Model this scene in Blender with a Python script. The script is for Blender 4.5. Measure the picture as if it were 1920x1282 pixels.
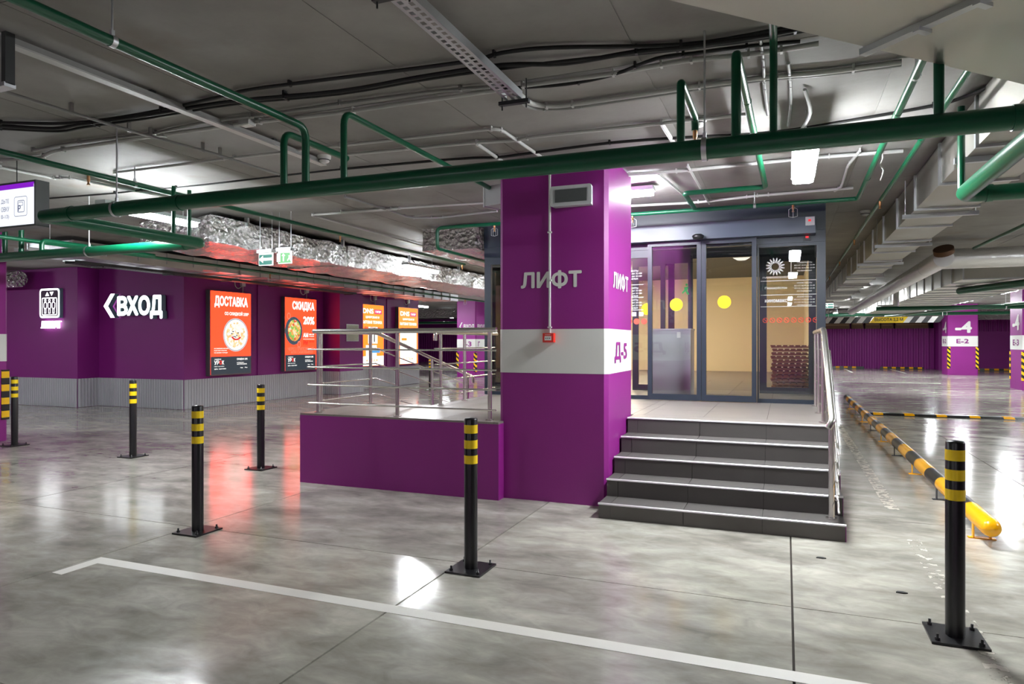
import bpy, math, random
from mathutils import Vector
from mathutils.geometry import interpolate_bezier, delaunay_2d_cdt
random.seed(7)
for o in list(bpy.data.objects): bpy.data.objects.remove(o)
SC = bpy.context.scene
COL = SC.collection
# ---------------------------------------------------------------- camera, world, exposure
YAW = math.atan(513/1280)
CAM_H = 1.5
cd = bpy.data.cameras.new('camera'); cam = bpy.data.objects.new('camera', cd); COL.objects.link(cam)
cd.sensor_width = 36; cd.lens = 36*1280/1920; cd.clip_start = .05; cd.clip_end = 200
cam.location = (0, 0, CAM_H); cam.rotation_euler = (math.pi/2, 0, YAW)
SC.camera = cam
W = bpy.data.worlds.new('world'); SC.world = W; W.use_nodes = True
W.node_tree.nodes['Background'].inputs[0].default_value = (.9, .95, 1, 1)
W.node_tree.nodes['Background'].inputs[1].default_value = .05
SC.view_settings.view_transform = 'Standard'; SC.view_settings.look = 'None'
SC.view_settings.gamma = 1; SC.view_settings.use_curve_mapping = False
SC.view_settings.exposure = 0.0
SC.cycles.max_bounces = 6; SC.cycles.adaptive_threshold = .02; SC.cycles.diffuse_bounces = 3; SC.cycles.glossy_bounces = 3; SC.cycles.transparent_max_bounces = 10; SC.cycles.caustics_reflective = False
LAMP = 255.0          # radiance of a lit lamp diffuser
# ---------------------------------------------------------------- survey helpers (points of the place from sight lines)
FX, FY = -math.sin(YAW), math.cos(YAW); RX, RY = math.cos(YAW), math.sin(YAW)
def _ray(u, v):
    s = (u-960)/1280; return FX+s*RX, FY+s*RY, -(v-641)/1280
def onz(u, v, z):
    r = _ray(u, v); k = (z-CAM_H)/r[2]; return (k*r[0], k*r[1], z)
def ony(u, v, y):
    r = _ray(u, v); k = y/r[1]; return (k*r[0], y, CAM_H+k*r[2])
def onx(u, v, x):
    r = _ray(u, v); k = x/r[0]; return (x, k*r[1], CAM_H+k*r[2])
ZC = 3.22             # ceiling height
# ---------------------------------------------------------------- materials
def srgb(r, g, b):
    f = lambda c: c/12.92 if c <= .04045 else ((c+.055)/1.055)**2.4
    return (f(r/255), f(g/255), f(b/255), 1)
MATS = {}
def mat(name, col, rough=.5, metal=0, var=.0, vscale=3, bump=0, bscale=40, emit=0, spec=None, rvar=0):
    if name in MATS: return MATS[name]
    m = bpy.data.materials.new(name); m.use_nodes = True; nt = m.node_tree; N = nt.nodes; L = nt.links
    b = N['Principled BSDF']
    b.inputs['Base Color'].default_value = col; b.inputs['Roughness'].default_value = rough; b.inputs['Metallic'].default_value = metal
    if spec is not None: b.inputs['Specular IOR Level'].default_value = spec
    if emit:
        b.inputs['Emission Color'].default_value = col; b.inputs['Emission Strength'].default_value = emit
        b.inputs['Base Color'].default_value = (.02, .02, .02, 1)
    if var or bump or rvar:
        g = N.new('ShaderNodeNewGeometry')
        n = N.new('ShaderNodeTexNoise'); n.inputs['Scale'].default_value = vscale; n.inputs['Detail'].default_value = 6
        L.new(g.outputs['Position'], n.inputs['Vector'])
    if var:
        mx = N.new('ShaderNodeMix'); mx.data_type = 'RGBA'
        mx.inputs[6].default_value = tuple(c*(1-var) for c in col[:3])+(1,); mx.inputs[7].default_value = tuple(min(1, c*(1+var)) for c in col[:3])+(1,)
        L.new(n.outputs['Fac'], mx.inputs[0]); L.new(mx.outputs[2], b.inputs['Base Color'])
    if rvar:
        mr = N.new('ShaderNodeMapRange'); mr.inputs['To Min'].default_value = max(.02, rough-rvar); mr.inputs['To Max'].default_value = rough+rvar
        mr.inputs['From Min'].default_value = .3; mr.inputs['From Max'].default_value = .7
        L.new(n.outputs['Fac'], mr.inputs['Value']); L.new(mr.outputs[0], b.inputs['Roughness'])
    if bump:
        n2 = N.new('ShaderNodeTexNoise'); n2.inputs['Scale'].default_value = bscale; n2.inputs['Detail'].default_value = 4
        L.new(g.outputs['Position'], n2.inputs['Vector'])
        bp = N.new('ShaderNodeBump'); bp.inputs['Strength'].default_value = bump; bp.inputs['Distance'].default_value = .02
        L.new(n2.outputs['Fac'], bp.inputs['Height']); L.new(bp.outputs[0], b.inputs['Normal'])
    if emit and name not in ('lit_diffuser', 'warm_lit_diffuser', 'lit_orange', 'lit_yellow', 'lit_white_panel', 'lit_face'): m.cycles.emission_sampling = 'NONE'
    MATS[name] = m
    return m
def concrete_floor():
    m = bpy.data.materials.new('polished_concrete'); m.use_nodes = True; nt = m.node_tree; N = nt.nodes; L = nt.links; b = N['Principled BSDF']
    g = N.new('ShaderNodeNewGeometry'); oi = N.new('ShaderNodeObjectInfo')
    mp = N.new('ShaderNodeMapping'); mp.inputs['Scale'].default_value = (.55, 1, 1); L.new(g.outputs['Position'], mp.inputs['Vector'])
    def noise(sc, det=8, dist=.15, vec=mp):
        n = N.new('ShaderNodeTexNoise'); n.inputs['Scale'].default_value = sc; n.inputs['Detail'].default_value = det; n.inputs['Distortion'].default_value = dist
        n.inputs['Roughness'].default_value = .6
        L.new(vec.outputs[0], n.inputs['Vector']); return n
    n1 = noise(.8); n2 = noise(3.2); n3 = noise(16, 5, .2); n5 = noise(7, 10, .9); n4 = noise(1.3, 7, .5)
    r1 = N.new('ShaderNodeValToRGB'); e = r1.color_ramp.elements
    e[0].position = .3; e[0].color = srgb(132, 127, 117); e[1].position = .72; e[1].color = srgb(208, 203, 188)
    mid = e.new(.5); mid.color = srgb(174, 170, 158)
    L.new(n1.outputs['Fac'], r1.inputs['Fac'])
    r2 = N.new('ShaderNodeValToRGB'); e = r2.color_ramp.elements
    e[0].position = .34; e[0].color = srgb(124, 121, 114); e[1].position = .66; e[1].color = srgb(206, 203, 193)
    L.new(n2.outputs['Fac'], r2.inputs['Fac'])
    mx = N.new('ShaderNodeMix'); mx.data_type = 'RGBA'; mx.inputs[0].default_value = .42
    L.new(r1.outputs[0], mx.inputs[6]); L.new(r2.outputs[0], mx.inputs[7])
    r5 = N.new('ShaderNodeMapRange'); r5.inputs['From Min'].default_value = .3; r5.inputs['From Max'].default_value = .7; r5.inputs['To Min'].default_value = .8; r5.inputs['To Max'].default_value = 1.18
    L.new(n5.outputs['Fac'], r5.inputs[0])
    # brownish stains
    r4 = N.new('ShaderNodeValToRGB'); e = r4.color_ramp.elements; e[0].position = .5; e[0].color = (0, 0, 0, 1); e[1].position = .75; e[1].color = (1, 1, 1, 1)
    L.new(n4.outputs['Fac'], r4.inputs['Fac'])
    ms = N.new('ShaderNodeMath'); ms.operation = 'MULTIPLY'; ms.inputs[1].default_value = .55; L.new(r4.outputs[0], ms.inputs[0])
    mx2 = N.new('ShaderNodeMix'); mx2.data_type = 'RGBA'; L.new(ms.outputs[0], mx2.inputs[0]); L.new(mx.outputs[2], mx2.inputs[6]); mx2.inputs[7].default_value = srgb(98, 88, 82)
    hs = N.new('ShaderNodeHueSaturation'); L.new(mx2.outputs[2], hs.inputs['Color'])
    mr = N.new('ShaderNodeMapRange'); mr.inputs['To Min'].default_value = .9; mr.inputs['To Max'].default_value = 1.08; L.new(oi.outputs['Random'], mr.inputs[0])
    mm = N.new('ShaderNodeMath'); mm.operation = 'MULTIPLY'; L.new(mr.outputs[0], mm.inputs[0]); L.new(r5.outputs[0], mm.inputs[1]); L.new(mm.outputs[0], hs.inputs['Value'])
    L.new(hs.outputs[0], b.inputs['Base Color'])
    rr = N.new('ShaderNodeMapRange'); rr.inputs['From Min'].default_value = .3; rr.inputs['From Max'].default_value = .7; rr.inputs['To Min'].default_value = .10; rr.inputs['To Max'].default_value = .19
    L.new(n2.outputs['Fac'], rr.inputs[0]); L.new(rr.outputs[0], b.inputs['Roughness'])
    b.inputs['Specular IOR Level'].default_value = .6
    bp = N.new('ShaderNodeBump'); bp.inputs['Strength'].default_value = .06; bp.inputs['Distance'].default_value = .01
    L.new(n3.outputs['Fac'], bp.inputs['Height']); L.new(bp.outputs[0], b.inputs['Normal'])
    return m
def concrete_ceiling():
    m = bpy.data.materials.new('raw_concrete'); m.use_nodes = True; nt = m.node_tree; N = nt.nodes; L = nt.links; b = N['Principled BSDF']
    g = N.new('ShaderNodeNewGeometry')
    n1 = N.new('ShaderNodeTexNoise'); n1.inputs['Scale'].default_value = .7; n1.inputs['Detail'].default_value = 9; n1.inputs['Roughness'].default_value = .62; L.new(g.outputs['Position'], n1.inputs['Vector'])
    r = N.new('ShaderNodeValToRGB'); e = r.color_ramp.elements; e[0].position = .3; e[0].color = srgb(122, 119, 116); e[1].position = .7; e[1].color = srgb(158, 155, 151)
    L.new(n1.outputs['Fac'], r.inputs[0])
    # rust coloured damp stain
    n2 = N.new('ShaderNodeTexNoise'); n2.inputs['Scale'].default_value = 1.1; n2.inputs['Detail'].default_value = 4; L.new(g.outputs['Position'], n2.inputs['Vector'])
    r2 = N.new('ShaderNodeValToRGB'); e = r2.color_ramp.elements; e[0].position = .62; e[0].color = (0, 0, 0, 1); e[1].position = .78; e[1].color = (.7, .7, .7, 1); L.new(n2.outputs['Fac'], r2.inputs[0])
    mx = N.new('ShaderNodeMix'); mx.data_type = 'RGBA'; L.new(r2.outputs[0], mx.inputs[0]); L.new(r.outputs[0], mx.inputs[6]); mx.inputs[7].default_value = srgb(118, 98, 78)
    oi = N.new('ShaderNodeObjectInfo'); mr = N.new('ShaderNodeMapRange'); mr.inputs['To Min'].default_value = .9; mr.inputs['To Max'].default_value = 1.07; L.new(oi.outputs['Random'], mr.inputs[0])
    hs = N.new('ShaderNodeHueSaturation'); L.new(mx.outputs[2], hs.inputs['Color']); L.new(mr.outputs[0], hs.inputs['Value'])
    L.new(hs.outputs[0], b.inputs['Base Color']); b.inputs['Roughness'].default_value = .75
    n3 = N.new('ShaderNodeTexNoise'); n3.inputs['Scale'].default_value = 30; L.new(g.outputs['Position'], n3.inputs['Vector'])
    bp = N.new('ShaderNodeBump'); bp.inputs['Strength'].default_value = .1; bp.inputs['Distance'].default_value = .01; L.new(n3.outputs['Fac'], bp.inputs['Height']); L.new(bp.outputs[0], b.inputs['Normal'])
    return m
def glass_mat(name, tint, refl=1.0, ior=1.5):
    m = bpy.data.materials.new(name); m.use_nodes = True; nt = m.node_tree; N = nt.nodes; L = nt.links
    N.remove(N['Principled BSDF']); out = N['Material Output']
    t = N.new('ShaderNodeBsdfTransparent'); t.inputs[0].default_value = tint
    gl = N.new('ShaderNodeBsdfGlossy'); gl.inputs['Roughness'].default_value = .01; gl.inputs[0].default_value = (.95, .97, 1, 1)
    fr = N.new('ShaderNodeFresnel'); fr.inputs[0].default_value = ior
    mu = N.new('ShaderNodeMath'); mu.operation = 'MULTIPLY'; mu.inputs[1].default_value = refl; mu.use_clamp = True
    L.new(fr.outputs[0], mu.inputs[0])
    mx = N.new('ShaderNodeMixShader'); L.new(mu.outputs[0], mx.inputs[0]); L.new(t.outputs[0], mx.inputs[1]); L.new(gl.outputs[0], mx.inputs[2]); L.new(mx.outputs[0], out.inputs[0])
    return m
def worn_paint(name, col, thr):
    m = bpy.data.materials.new(name); m.use_nodes = True; nt = m.node_tree; N = nt.nodes; L = nt.links; b = N['Principled BSDF']; out = N['Material Output']
    b.inputs['Base Color'].default_value = col; b.inputs['Roughness'].default_value = .5
    g = N.new('ShaderNodeNewGeometry'); n = N.new('ShaderNodeTexNoise'); n.inputs['Scale'].default_value = 14; n.inputs['Detail'].default_value = 6; L.new(g.outputs['Position'], n.inputs['Vector'])
    r = N.new('ShaderNodeMapRange'); r.inputs['From Min'].default_value = thr; r.inputs['From Max'].default_value = thr+.06; r.inputs['To Max'].default_value = .75; L.new(n.outputs['Fac'], r.inputs[0])
    t = N.new('ShaderNodeBsdfTransparent'); mx = N.new('ShaderNodeMixShader'); L.new(r.outputs[0], mx.inputs[0]); L.new(t.outputs[0], mx.inputs[1]); L.new(b.outputs[0], mx.inputs[2]); L.new(mx.outputs[0], out.inputs[0])
    return m
def foil_mat():
    m = bpy.data.materials.new('crumpled_foil'); m.use_nodes = True; nt = m.node_tree; N = nt.nodes; L = nt.links; b = N['Principled BSDF']
    b.inputs['Base Color'].default_value = (.82, .81, .8, 1); b.inputs['Metallic'].default_value = 1; b.inputs['Roughness'].default_value = .16
    g = N.new('ShaderNodeNewGeometry')
    v = N.new('ShaderNodeTexVoronoi'); v.inputs['Scale'].default_value = 17; v.feature = 'F1'
    n = N.new('ShaderNodeTexNoise'); n.inputs['Scale'].default_value = 20; n.inputs['Detail'].default_value = 5; n.inputs['Distortion'].default_value = 1.2
    L.new(g.outputs['Position'], n.inputs['Vector']); L.new(g.outputs['Position'], v.inputs['Vector'])
    a = N.new('ShaderNodeMath'); a.operation = 'ADD'; L.new(v.outputs['Distance'], a.inputs[0]); L.new(n.outputs['Fac'], a.inputs[1])
    bp = N.new('ShaderNodeBump'); bp.inputs['Strength'].default_value = 1; bp.inputs['Distance'].default_value = .11; L.new(a.outputs[0], bp.inputs['Height']); L.new(bp.outputs[0], b.inputs['Normal'])
    return m
def chevron_mat(name, c1, c2, period=.13, ax=2, ay=0, slope=1.0, frac=.5):
    m = bpy.data.materials.new(name); m.use_nodes = True; nt = m.node_tree; N = nt.nodes; L = nt.links; b = N['Principled BSDF']; b.inputs['Roughness'].default_value = .45
    g = N.new('ShaderNodeTexCoord'); s = N.new('ShaderNodeSeparateXYZ'); L.new(g.outputs['Object'], s.inputs[0])
    k = N.new('ShaderNodeMath'); k.operation = 'MULTIPLY'; k.inputs[1].default_value = slope; L.new(s.outputs[ay], k.inputs[0])
    a = N.new('ShaderNodeMath'); a.operation = 'ADD'; L.new(s.outputs[ax], a.inputs[0]); L.new(k.outputs[0], a.inputs[1])
    d = N.new('ShaderNodeMath'); d.operation = 'DIVIDE'; d.inputs[1].default_value = period; L.new(a.outputs[0], d.inputs[0])
    f = N.new('ShaderNodeMath'); f.operation = 'FRACT'; L.new(d.outputs[0], f.inputs[0])
    gt = N.new('ShaderNodeMath'); gt.operation = 'GREATER_THAN'; gt.inputs[1].default_value = frac; L.new(f.outputs[0], gt.inputs[0])
    mx = N.new('ShaderNodeMix'); mx.data_type = 'RGBA'; L.new(gt.outputs[0], mx.inputs[0]); mx.inputs[6].default_value = c1; mx.inputs[7].default_value = c2; L.new(mx.outputs[2], b.inputs['Base Color'])
    return m
def food_mat(name, cols, strength, scale=14):
    m = bpy.data.materials.new(name); m.cycles.emission_sampling = 'NONE'; m.use_nodes = True; nt = m.node_tree; N = nt.nodes; L = nt.links; b = N['Principled BSDF']
    g = N.new('ShaderNodeTexCoord'); v = N.new('ShaderNodeTexVoronoi'); v.inputs['Scale'].default_value = scale; L.new(g.outputs['Object'], v.inputs['Vector'])
    r = N.new('ShaderNodeValToRGB'); r.color_ramp.interpolation = 'CONSTANT'; e = r.color_ramp.elements
    e[0].color = cols[0]; e[0].position = 0; e[1].color = cols[1]; e[1].position = 1/len(cols)
    for i, c in enumerate(cols[2:]): x = e.new((i+2)/len(cols)); x.color = c
    L.new(v.outputs['Color'], r.inputs[0]); L.new(r.outputs[0], b.inputs['Emission Color']); b.inputs['Emission Strength'].default_value = strength; b.inputs['Base Color'].default_value = (.02, .02, .02, 1)
    return m
FLOOR = concrete_floor(); CEIL = concrete_ceiling(); FOIL = foil_mat()
PUR = mat('purple_paint', srgb(140, 30, 129), .5, var=.06, vscale=2, bump=.06, bscale=90)
PURW = mat('purple_wall_paint', srgb(132, 24, 124), .55, var=.06, vscale=2, bump=.06, bscale=90)
WHITE = mat('white_paint', srgb(226, 226, 222), .5, var=.03)
GREYC = mat('grey_corrugated_steel', srgb(186, 186, 192), .45, var=.05)
GREEN = mat('green_pipe_paint', srgb(0, 86, 56), .3, var=.1, vscale=6)
BLACKP = mat('black_paint', srgb(26, 26, 28), .32, var=.15, vscale=20)
YEL = mat('yellow_tape', srgb(255, 216, 24), .4)
YELP = mat('yellow_paint', srgb(255, 182, 8), .25)
STEEL = mat('brushed_stainless', (.78, .76, .72, 1), .27, 1)
GALV = mat('galvanised_steel', (.62, .64, .66, 1), .38, 1, var=.08, vscale=3, rvar=.1)
DUCTM = mat('galvanised_duct', (.50, .49, .44, 1), .42, 1, var=.22, vscale=2.5, rvar=.12)
TILED = mat('dark_stair_tile', srgb(86, 82, 80), .45, var=.12, vscale=5, bump=.04)
TILEP = mat('platform_tile', srgb(128, 121, 115), .4, var=.08, vscale=4)
GROUT = mat('tile_grout', srgb(60, 58, 56), .8)
FRAME = mat('dark_blue_grey_frame', srgb(36, 45, 57), .38)
BEIGE = mat('beige_panel', srgb(238, 220, 184), .55, var=.04, vscale=2)
DARKC = mat('dark_vestibule_ceiling', srgb(70, 74, 82), .6)
PVC = mat('white_conduit', srgb(196, 196, 194), .45)
PVCG = mat('grey_conduit', srgb(150, 150, 148), .5)
CABLE = mat('black_cable', srgb(16, 16, 17), .5)
DARKM = mat('dark_metal', srgb(52, 54, 56), .5)
GLASS = glass_mat('clear_glass', (.95, .965, .965, 1), 1.15, 1.5)
LED = mat('lit_diffuser', (.93, .97, 1, 1), .5, emit=LAMP)
LEDW = mat('warm_lit_diffuser', (1, .86, .64, 1), .5, emit=240)
LBODY = mat('lamp_body', srgb(205, 208, 210), .4)
SIGNW = mat('white_sign_light', (.95, .98, 1, 1), .5, emit=4.5)
SIGNB = mat('sign_side', srgb(120, 150, 160), .4)
RED = mat('red_plastic', srgb(220, 40, 24), .35)
WHITEL = mat('line_paint', srgb(232, 228, 220), .5, var=.04, vscale=9)
BRICKRED = mat('print_red', srgb(220, 60, 40), .5)
# ---------------------------------------------------------------- mesh builder
class MB:
    def __init__(s): s.v = []; s.f = []; s.sm = []
    def add(s, vs, fs, smooth=False):
        n = len(s.v); s.v += [tuple(p) for p in vs]; s.f += [tuple(i+n for i in f) for f in fs]; s.sm += [smooth]*len(fs); return s
    def box(s, x0, x1, y0, y1, z0, z1):
        v = [(x, y, z) for z in (z0, z1) for y in (y0, y1) for x in (x0, x1)]
        return s.add(v, [(0, 2, 3, 1), (4, 5, 7, 6), (0, 1, 5, 4), (2, 6, 7, 3), (0, 4, 6, 2), (1, 3, 7, 5)])
    def cbox(s, x0, x1, y0, y1, z0, z1, c):      # box with chamfered vertical edges
        P = [(x0+c, y0), (x1-c, y0), (x1, y0+c), (x1, y1-c), (x1-c, y1), (x0+c, y1), (x0, y1-c), (x0, y0+c)]
        return s.prism(P, z0, z1)
    def prism(s, P, z0, z1):
        n = len(P); v = [(x, y, z0) for x, y in P]+[(x, y, z1) for x, y in P]
        f = [tuple(reversed(range(n))), tuple(range(n, 2*n))]+[(i, (i+1) % n, n+(i+1) % n, n+i) for i in range(n)]
        return s.add(v, f)
    def prismx(s, P, x0, x1):                      # outline in (y, z) extruded along x
        n = len(P); v = [(x0, y, z) for y, z in P]+[(x1, y, z) for y, z in P]
        f = [tuple(reversed(range(n))), tuple(range(n, 2*n))]+[(i, (i+1) % n, n+(i+1) % n, n+i) for i in range(n)]
        return s.add(v, f)
    def tube(s, pts, r, seg=10, cap=True):
        pts = [Vector(p) for p in pts]; n = len(pts)
        T = []
        for i in range(n):
            a = pts[max(0, i-1)]; b = pts[min(n-1, i+1)]; T.append((b-a).normalized())
        up = Vector((0, 0, 1)) if abs(T[0].z) < .9 else Vector((1, 0, 0))
        u = T[0].cross(up).normalized(); vs = []
        for i in range(n):
            u = (u-T[i]*u.dot(T[i])).normalized(); w = T[i].cross(u)
            for k in range(seg):
                a = 2*math.pi*k/seg; vs.append(pts[i]+u*(r*math.cos(a))+w*(r*math.sin(a)))
        fs = [(i*seg+k, i*seg+(k+1) % seg, (i+1)*seg+(k+1) % seg, (i+1)*seg+k) for i in range(n-1) for k in range(seg)]
        s.add(vs, fs, True)
        if cap: s.add(vs[:seg], [tuple(reversed(range(seg)))]); s.add(vs[-seg:], [tuple(range(seg))])
        return s
    def lathe(s, prof, c, axis='z', seg=20):       # prof: (radius, along)
        vs = []
        for r, h in prof:
            for k in range(seg):
                a = 2*math.pi*k/seg; p, q = r*math.cos(a), r*math.sin(a)
                vs.append({'z': (c[0]+p, c[1]+q, c[2]+h), 'y': (c[0]+p, c[1]+h, c[2]+q), 'x': (c[0]+h, c[1]+p, c[2]+q)}[axis])
        n = len(prof)
        fs = [(i*seg+k, i*seg+(k+1) % seg, (i+1)*seg+(k+1) % seg, (i+1)*seg+k) for i in range(n-1) for k in range(seg)]
        if axis == 'y': fs = [tuple(reversed(f)) for f in fs]
        s.add(vs, fs, True)
        lo = tuple(reversed(range(seg))); hi = tuple(range((n-1)*seg, n*seg))
        s.add(vs, [lo, hi]) if prof[0][0] > 1e-4 and prof[-1][0] > 1e-4 else None
        return s
    def cyl(s, c, r, h, axis='z', seg=20): return s.lathe([(r, 0), (r, h)], c, axis, seg)
    def mesh(s, name, loc=(0, 0, 0)):
        me = bpy.data.meshes.new(name); me.from_pydata([(x-loc[0], y-loc[1], z-loc[2]) for x, y, z in s.v], [], s.f)
        me.polygons.foreach_set('use_smooth', s.sm); me.update(); return me
    def base(s):
        xs = [p[0] for p in s.v]; ys = [p[1] for p in s.v]; zs = [p[2] for p in s.v]
        return ((min(xs)+max(xs))/2, (min(ys)+max(ys))/2, min(zs))
    def build(s, name, m, parent=None, label=None, cat=None, group=None, kind=None):
        loc = s.base() if parent is None else wloc(parent)
        me = s.mesh(name, loc); me.materials.append(m)
        o = bpy.data.objects.new(name, me); COL.objects.link(o)
        if parent is None: o.location = loc
        else: o.parent = parent
        tag(o, label, cat, group, kind); return o
def wloc(o):
    p = Vector((0, 0, 0))
    while o: p += o.location; o = o.parent
    return p
def tag(o, label=None, cat=None, group=None, kind=None):
    if label: o['label'] = label
    if cat: o['category'] = cat
    if group: o['group'] = group
    if kind: o['kind'] = kind
    return o
def thing(name, label, cat, loc, group=None, kind=None):
    o = bpy.data.objects.new(name, None); COL.objects.link(o); o.location = loc; o.empty_display_size = .1
    return tag(o, label, cat, group, kind)
def copy_tree(o, parent=None, loc=None, label=None):
    c = o.copy(); COL.objects.link(c); c.parent = parent
    if loc is not None: c.location = loc
    if label: c['label'] = label
    for ch in o.children: copy_tree(ch, c)
    return c
def rounded(pts, rad=.06, n=5):                    # polyline with rounded corners
    pts = [Vector(p) for p in pts]; out = [pts[0]]
    for i in range(1, len(pts)-1):
        a, b, c = pts[i-1], pts[i], pts[i+1]; d1 = (a-b); d2 = (c-b)
        r = min(rad, d1.length*.49, d2.length*.49); p = b+d1.normalized()*r; q = b+d2.normalized()*r
        for k in range(n+1):
            t = k/n; out.append(p*(1-t)**2+b*2*t*(1-t)+q*t*t)
    out.append(pts[-1]); return out
def smooth_path(pts, n=4):                         # catmull-rom through the points
    P = [Vector(p) for p in pts]; P = [P[0]*2-P[1]]+P+[P[-1]*2-P[-2]]; out = []
    for i in range(1, len(P)-2):
        for k in range(n):
            t = k/n; a, b, c, d = P[i-1:i+3]
            out.append(.5*((2*b)+(c-a)*t+(2*a-5*b+4*c-d)*t*t+(3*b-a-3*c+d)*t**3))
    out.append(P[-2]); return out
_TX = {}
def text_verts(s, bold=.0, res=3):
    """glyph outlines filled contour by contour (non-zero winding, so overlapping contours join)"""
    if s not in _TX:
        c = bpy.data.curves.new('t', 'FONT'); c.body = s
        o = bpy.data.objects.new('t', c); COL.objects.link(o)
        dg = bpy.context.evaluated_depsgraph_get(); cu = o.evaluated_get(dg).to_curve(dg)
        cons = []
        for sp in cu.splines:
            bp = sp.bezier_points; n = len(bp); pts = []
            for i in range(n):
                a, b = bp[i], bp[(i+1) % n]
                st = (a.handle_right-a.co).length < 1e-4 and (b.handle_left-b.co).length < 1e-4
                cr = (a.handle_right-a.co).cross(b.co-a.co).length + (b.handle_left-b.co).cross(b.co-a.co).length
                pts += [a.co.copy()] if st or cr < 1e-5 else list(interpolate_bezier(a.co, a.handle_right, b.handle_left, b.co, res+2))[:-1]
            P = []
            for p in pts:
                if not P or (p-P[-1]).length > 1e-4: P.append(Vector((p.x, p.y, 0)))
            if len(P) > 2 and (P[0]-P[-1]).length < 1e-4: P.pop()
            if len(P) > 2: cons.append(P)
        bpy.data.objects.remove(o); bpy.data.curves.remove(c)
        cons.sort(key=lambda P: min(p.x for p in P)); cl = []; hi = -1e9      # clusters of contours = glyphs
        for P in cons:
            if min(p.x for p in P) > hi-1e-4: cl.append([])
            cl[-1].append(P); hi = max(hi, max(p.x for p in P))
        vs, fs = [], []
        for G in cl:
            co, ed = [], []
            for P in G:
                n = len(co); co += [Vector((p.x, p.y)) for p in P]; ed += [(n+i, n+(i+1) % len(P)) for i in range(len(P))]
            r = delaunay_2d_cdt(co, ed, [], 0, 1e-5); V, Fc = r[0], r[2]; n = len(vs)
            segs = [(P[i], P[(i+1) % len(P)]) for P in G for i in range(len(P))]
            for f in Fc:
                cx = sum(V[i].x for i in f)/len(f); cy = sum(V[i].y for i in f)/len(f); w = 0
                for p, q in segs:
                    if (p.y > cy) != (q.y > cy) and cx < (q.x-p.x)*(cy-p.y)/(q.y-p.y)+p.x: w += 1 if q.y > p.y else -1
                if w: fs.append(tuple(i+n for i in f))
            vs += [(v.x, v.y) for v in V]
        _TX[s] = (vs, fs)
    vs, fs = _TX[s]
    if bold <= .003: return vs, fs
    V, Fc = [], []
    for k in range(8):                              # heavier strokes: the glyph laid over itself, shifted all round
        dx, dy = bold*math.cos(k*math.pi/4), bold*math.sin(k*math.pi/4); n = len(V)
        V += [(x+dx, y+dy) for x, y in vs]; Fc += [tuple(i+n for i in f) for f in fs]
    return V, Fc
def text(mb, s, face, a0, a1, z0, z1, off, bold=.02, thick=0, mirror=False):
    """lettering stretched to a0..a1 along the surface and z0..z1; face '-y' (off = y) or '+x' (off = x) or '+y'"""
    vs, fs = text_verts(s, bold); nv = len(vs)
    if not vs: return mb
    x0 = min(v[0] for v in vs); x1 = max(v[0] for v in vs); y0 = min(v[1] for v in vs); y1 = max(v[1] for v in vs)
    def place(x, y, d):
        t = (x-x0)/(x1-x0); a = a0+(a1-a0)*t; z = z0+(z1-z0)*(y-y0)/(y1-y0)
        return {'-y': (a, off-d, z), '+x': (off+d, a, z), '+y': (a, off+d, z), '-x': (off-d, a, z)}[face]
    q = max(1, nv//8) if bold > .003 else nv
    pts = [place(x, y, thick+.00025*(i//q)) for i, (x, y) in enumerate(vs)]
    mb.add(pts, fs)
    if thick:
        ed = {}
        for f in fs:
            for i in range(len(f)):
                e = (f[i], f[(i+1) % len(f)]); ed[e] = 1
        bs = [e for e in ed if (e[1], e[0]) not in ed]
        bk = [place(x, y, 0) for x, y in vs]; n = len(pts)
        mb.add(pts+bk, [(b, a, a+n, b+n) for a, b in bs])
    return mb
def disc(mb, face, a, z, ra, rz, off, seg=32, r_in=0):
    P = lambda r, k: (a+ra*r*math.cos(2*math.pi*k/seg), z+rz*r*math.sin(2*math.pi*k/seg))
    w = lambda p: {'-y': (p[0], off, p[1]), '+x': (off, p[0], p[1])}[face]
    if not r_in: mb.add([w(P(1, k)) for k in range(seg)], [tuple(range(seg))])
    else: mb.add([w(P(1, k)) for k in range(seg)]+[w(P(r_in, k)) for k in range(seg)], [(k, (k+1) % seg, seg+(k+1) % seg, seg+k) for k in range(seg)])
    return mb
def poly(mb, face, pts, off):
    mb.add([{'-y': (a, off, z), '+x': (off, a, z)}[face] for a, z in pts], [tuple(range(len(pts)))]); return mb
def rrect_ring(mb, face, a0, a1, z0, z1, r, w, off, n=5):
    def ring(a0, a1, z0, z1, r):
        out = []
        for cx, cz, s in ((a1-r, z1-r, 0), (a0+r, z1-r, 90), (a0+r, z0+r, 180), (a1-r, z0+r, 270)):
            for k in range(n+1):
                t = math.radians(s+90*k/n); out.append((cx+r*math.cos(t), cz+r*math.sin(t)))
        return out
    A = ring(a0, a1, z0, z1, r); B = ring(a0+w, a1-w, z0+w, z1-w, max(r-w, .002)); m = len(A)
    wv = lambda p: {'-y': (p[0], off, p[1]), '+x': (off, p[0], p[1])}[face]
    mb.add([wv(p) for p in A+B], [(k, (k+1) % m, m+(k+1) % m, m+k) for k in range(m)]); return mb
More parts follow.
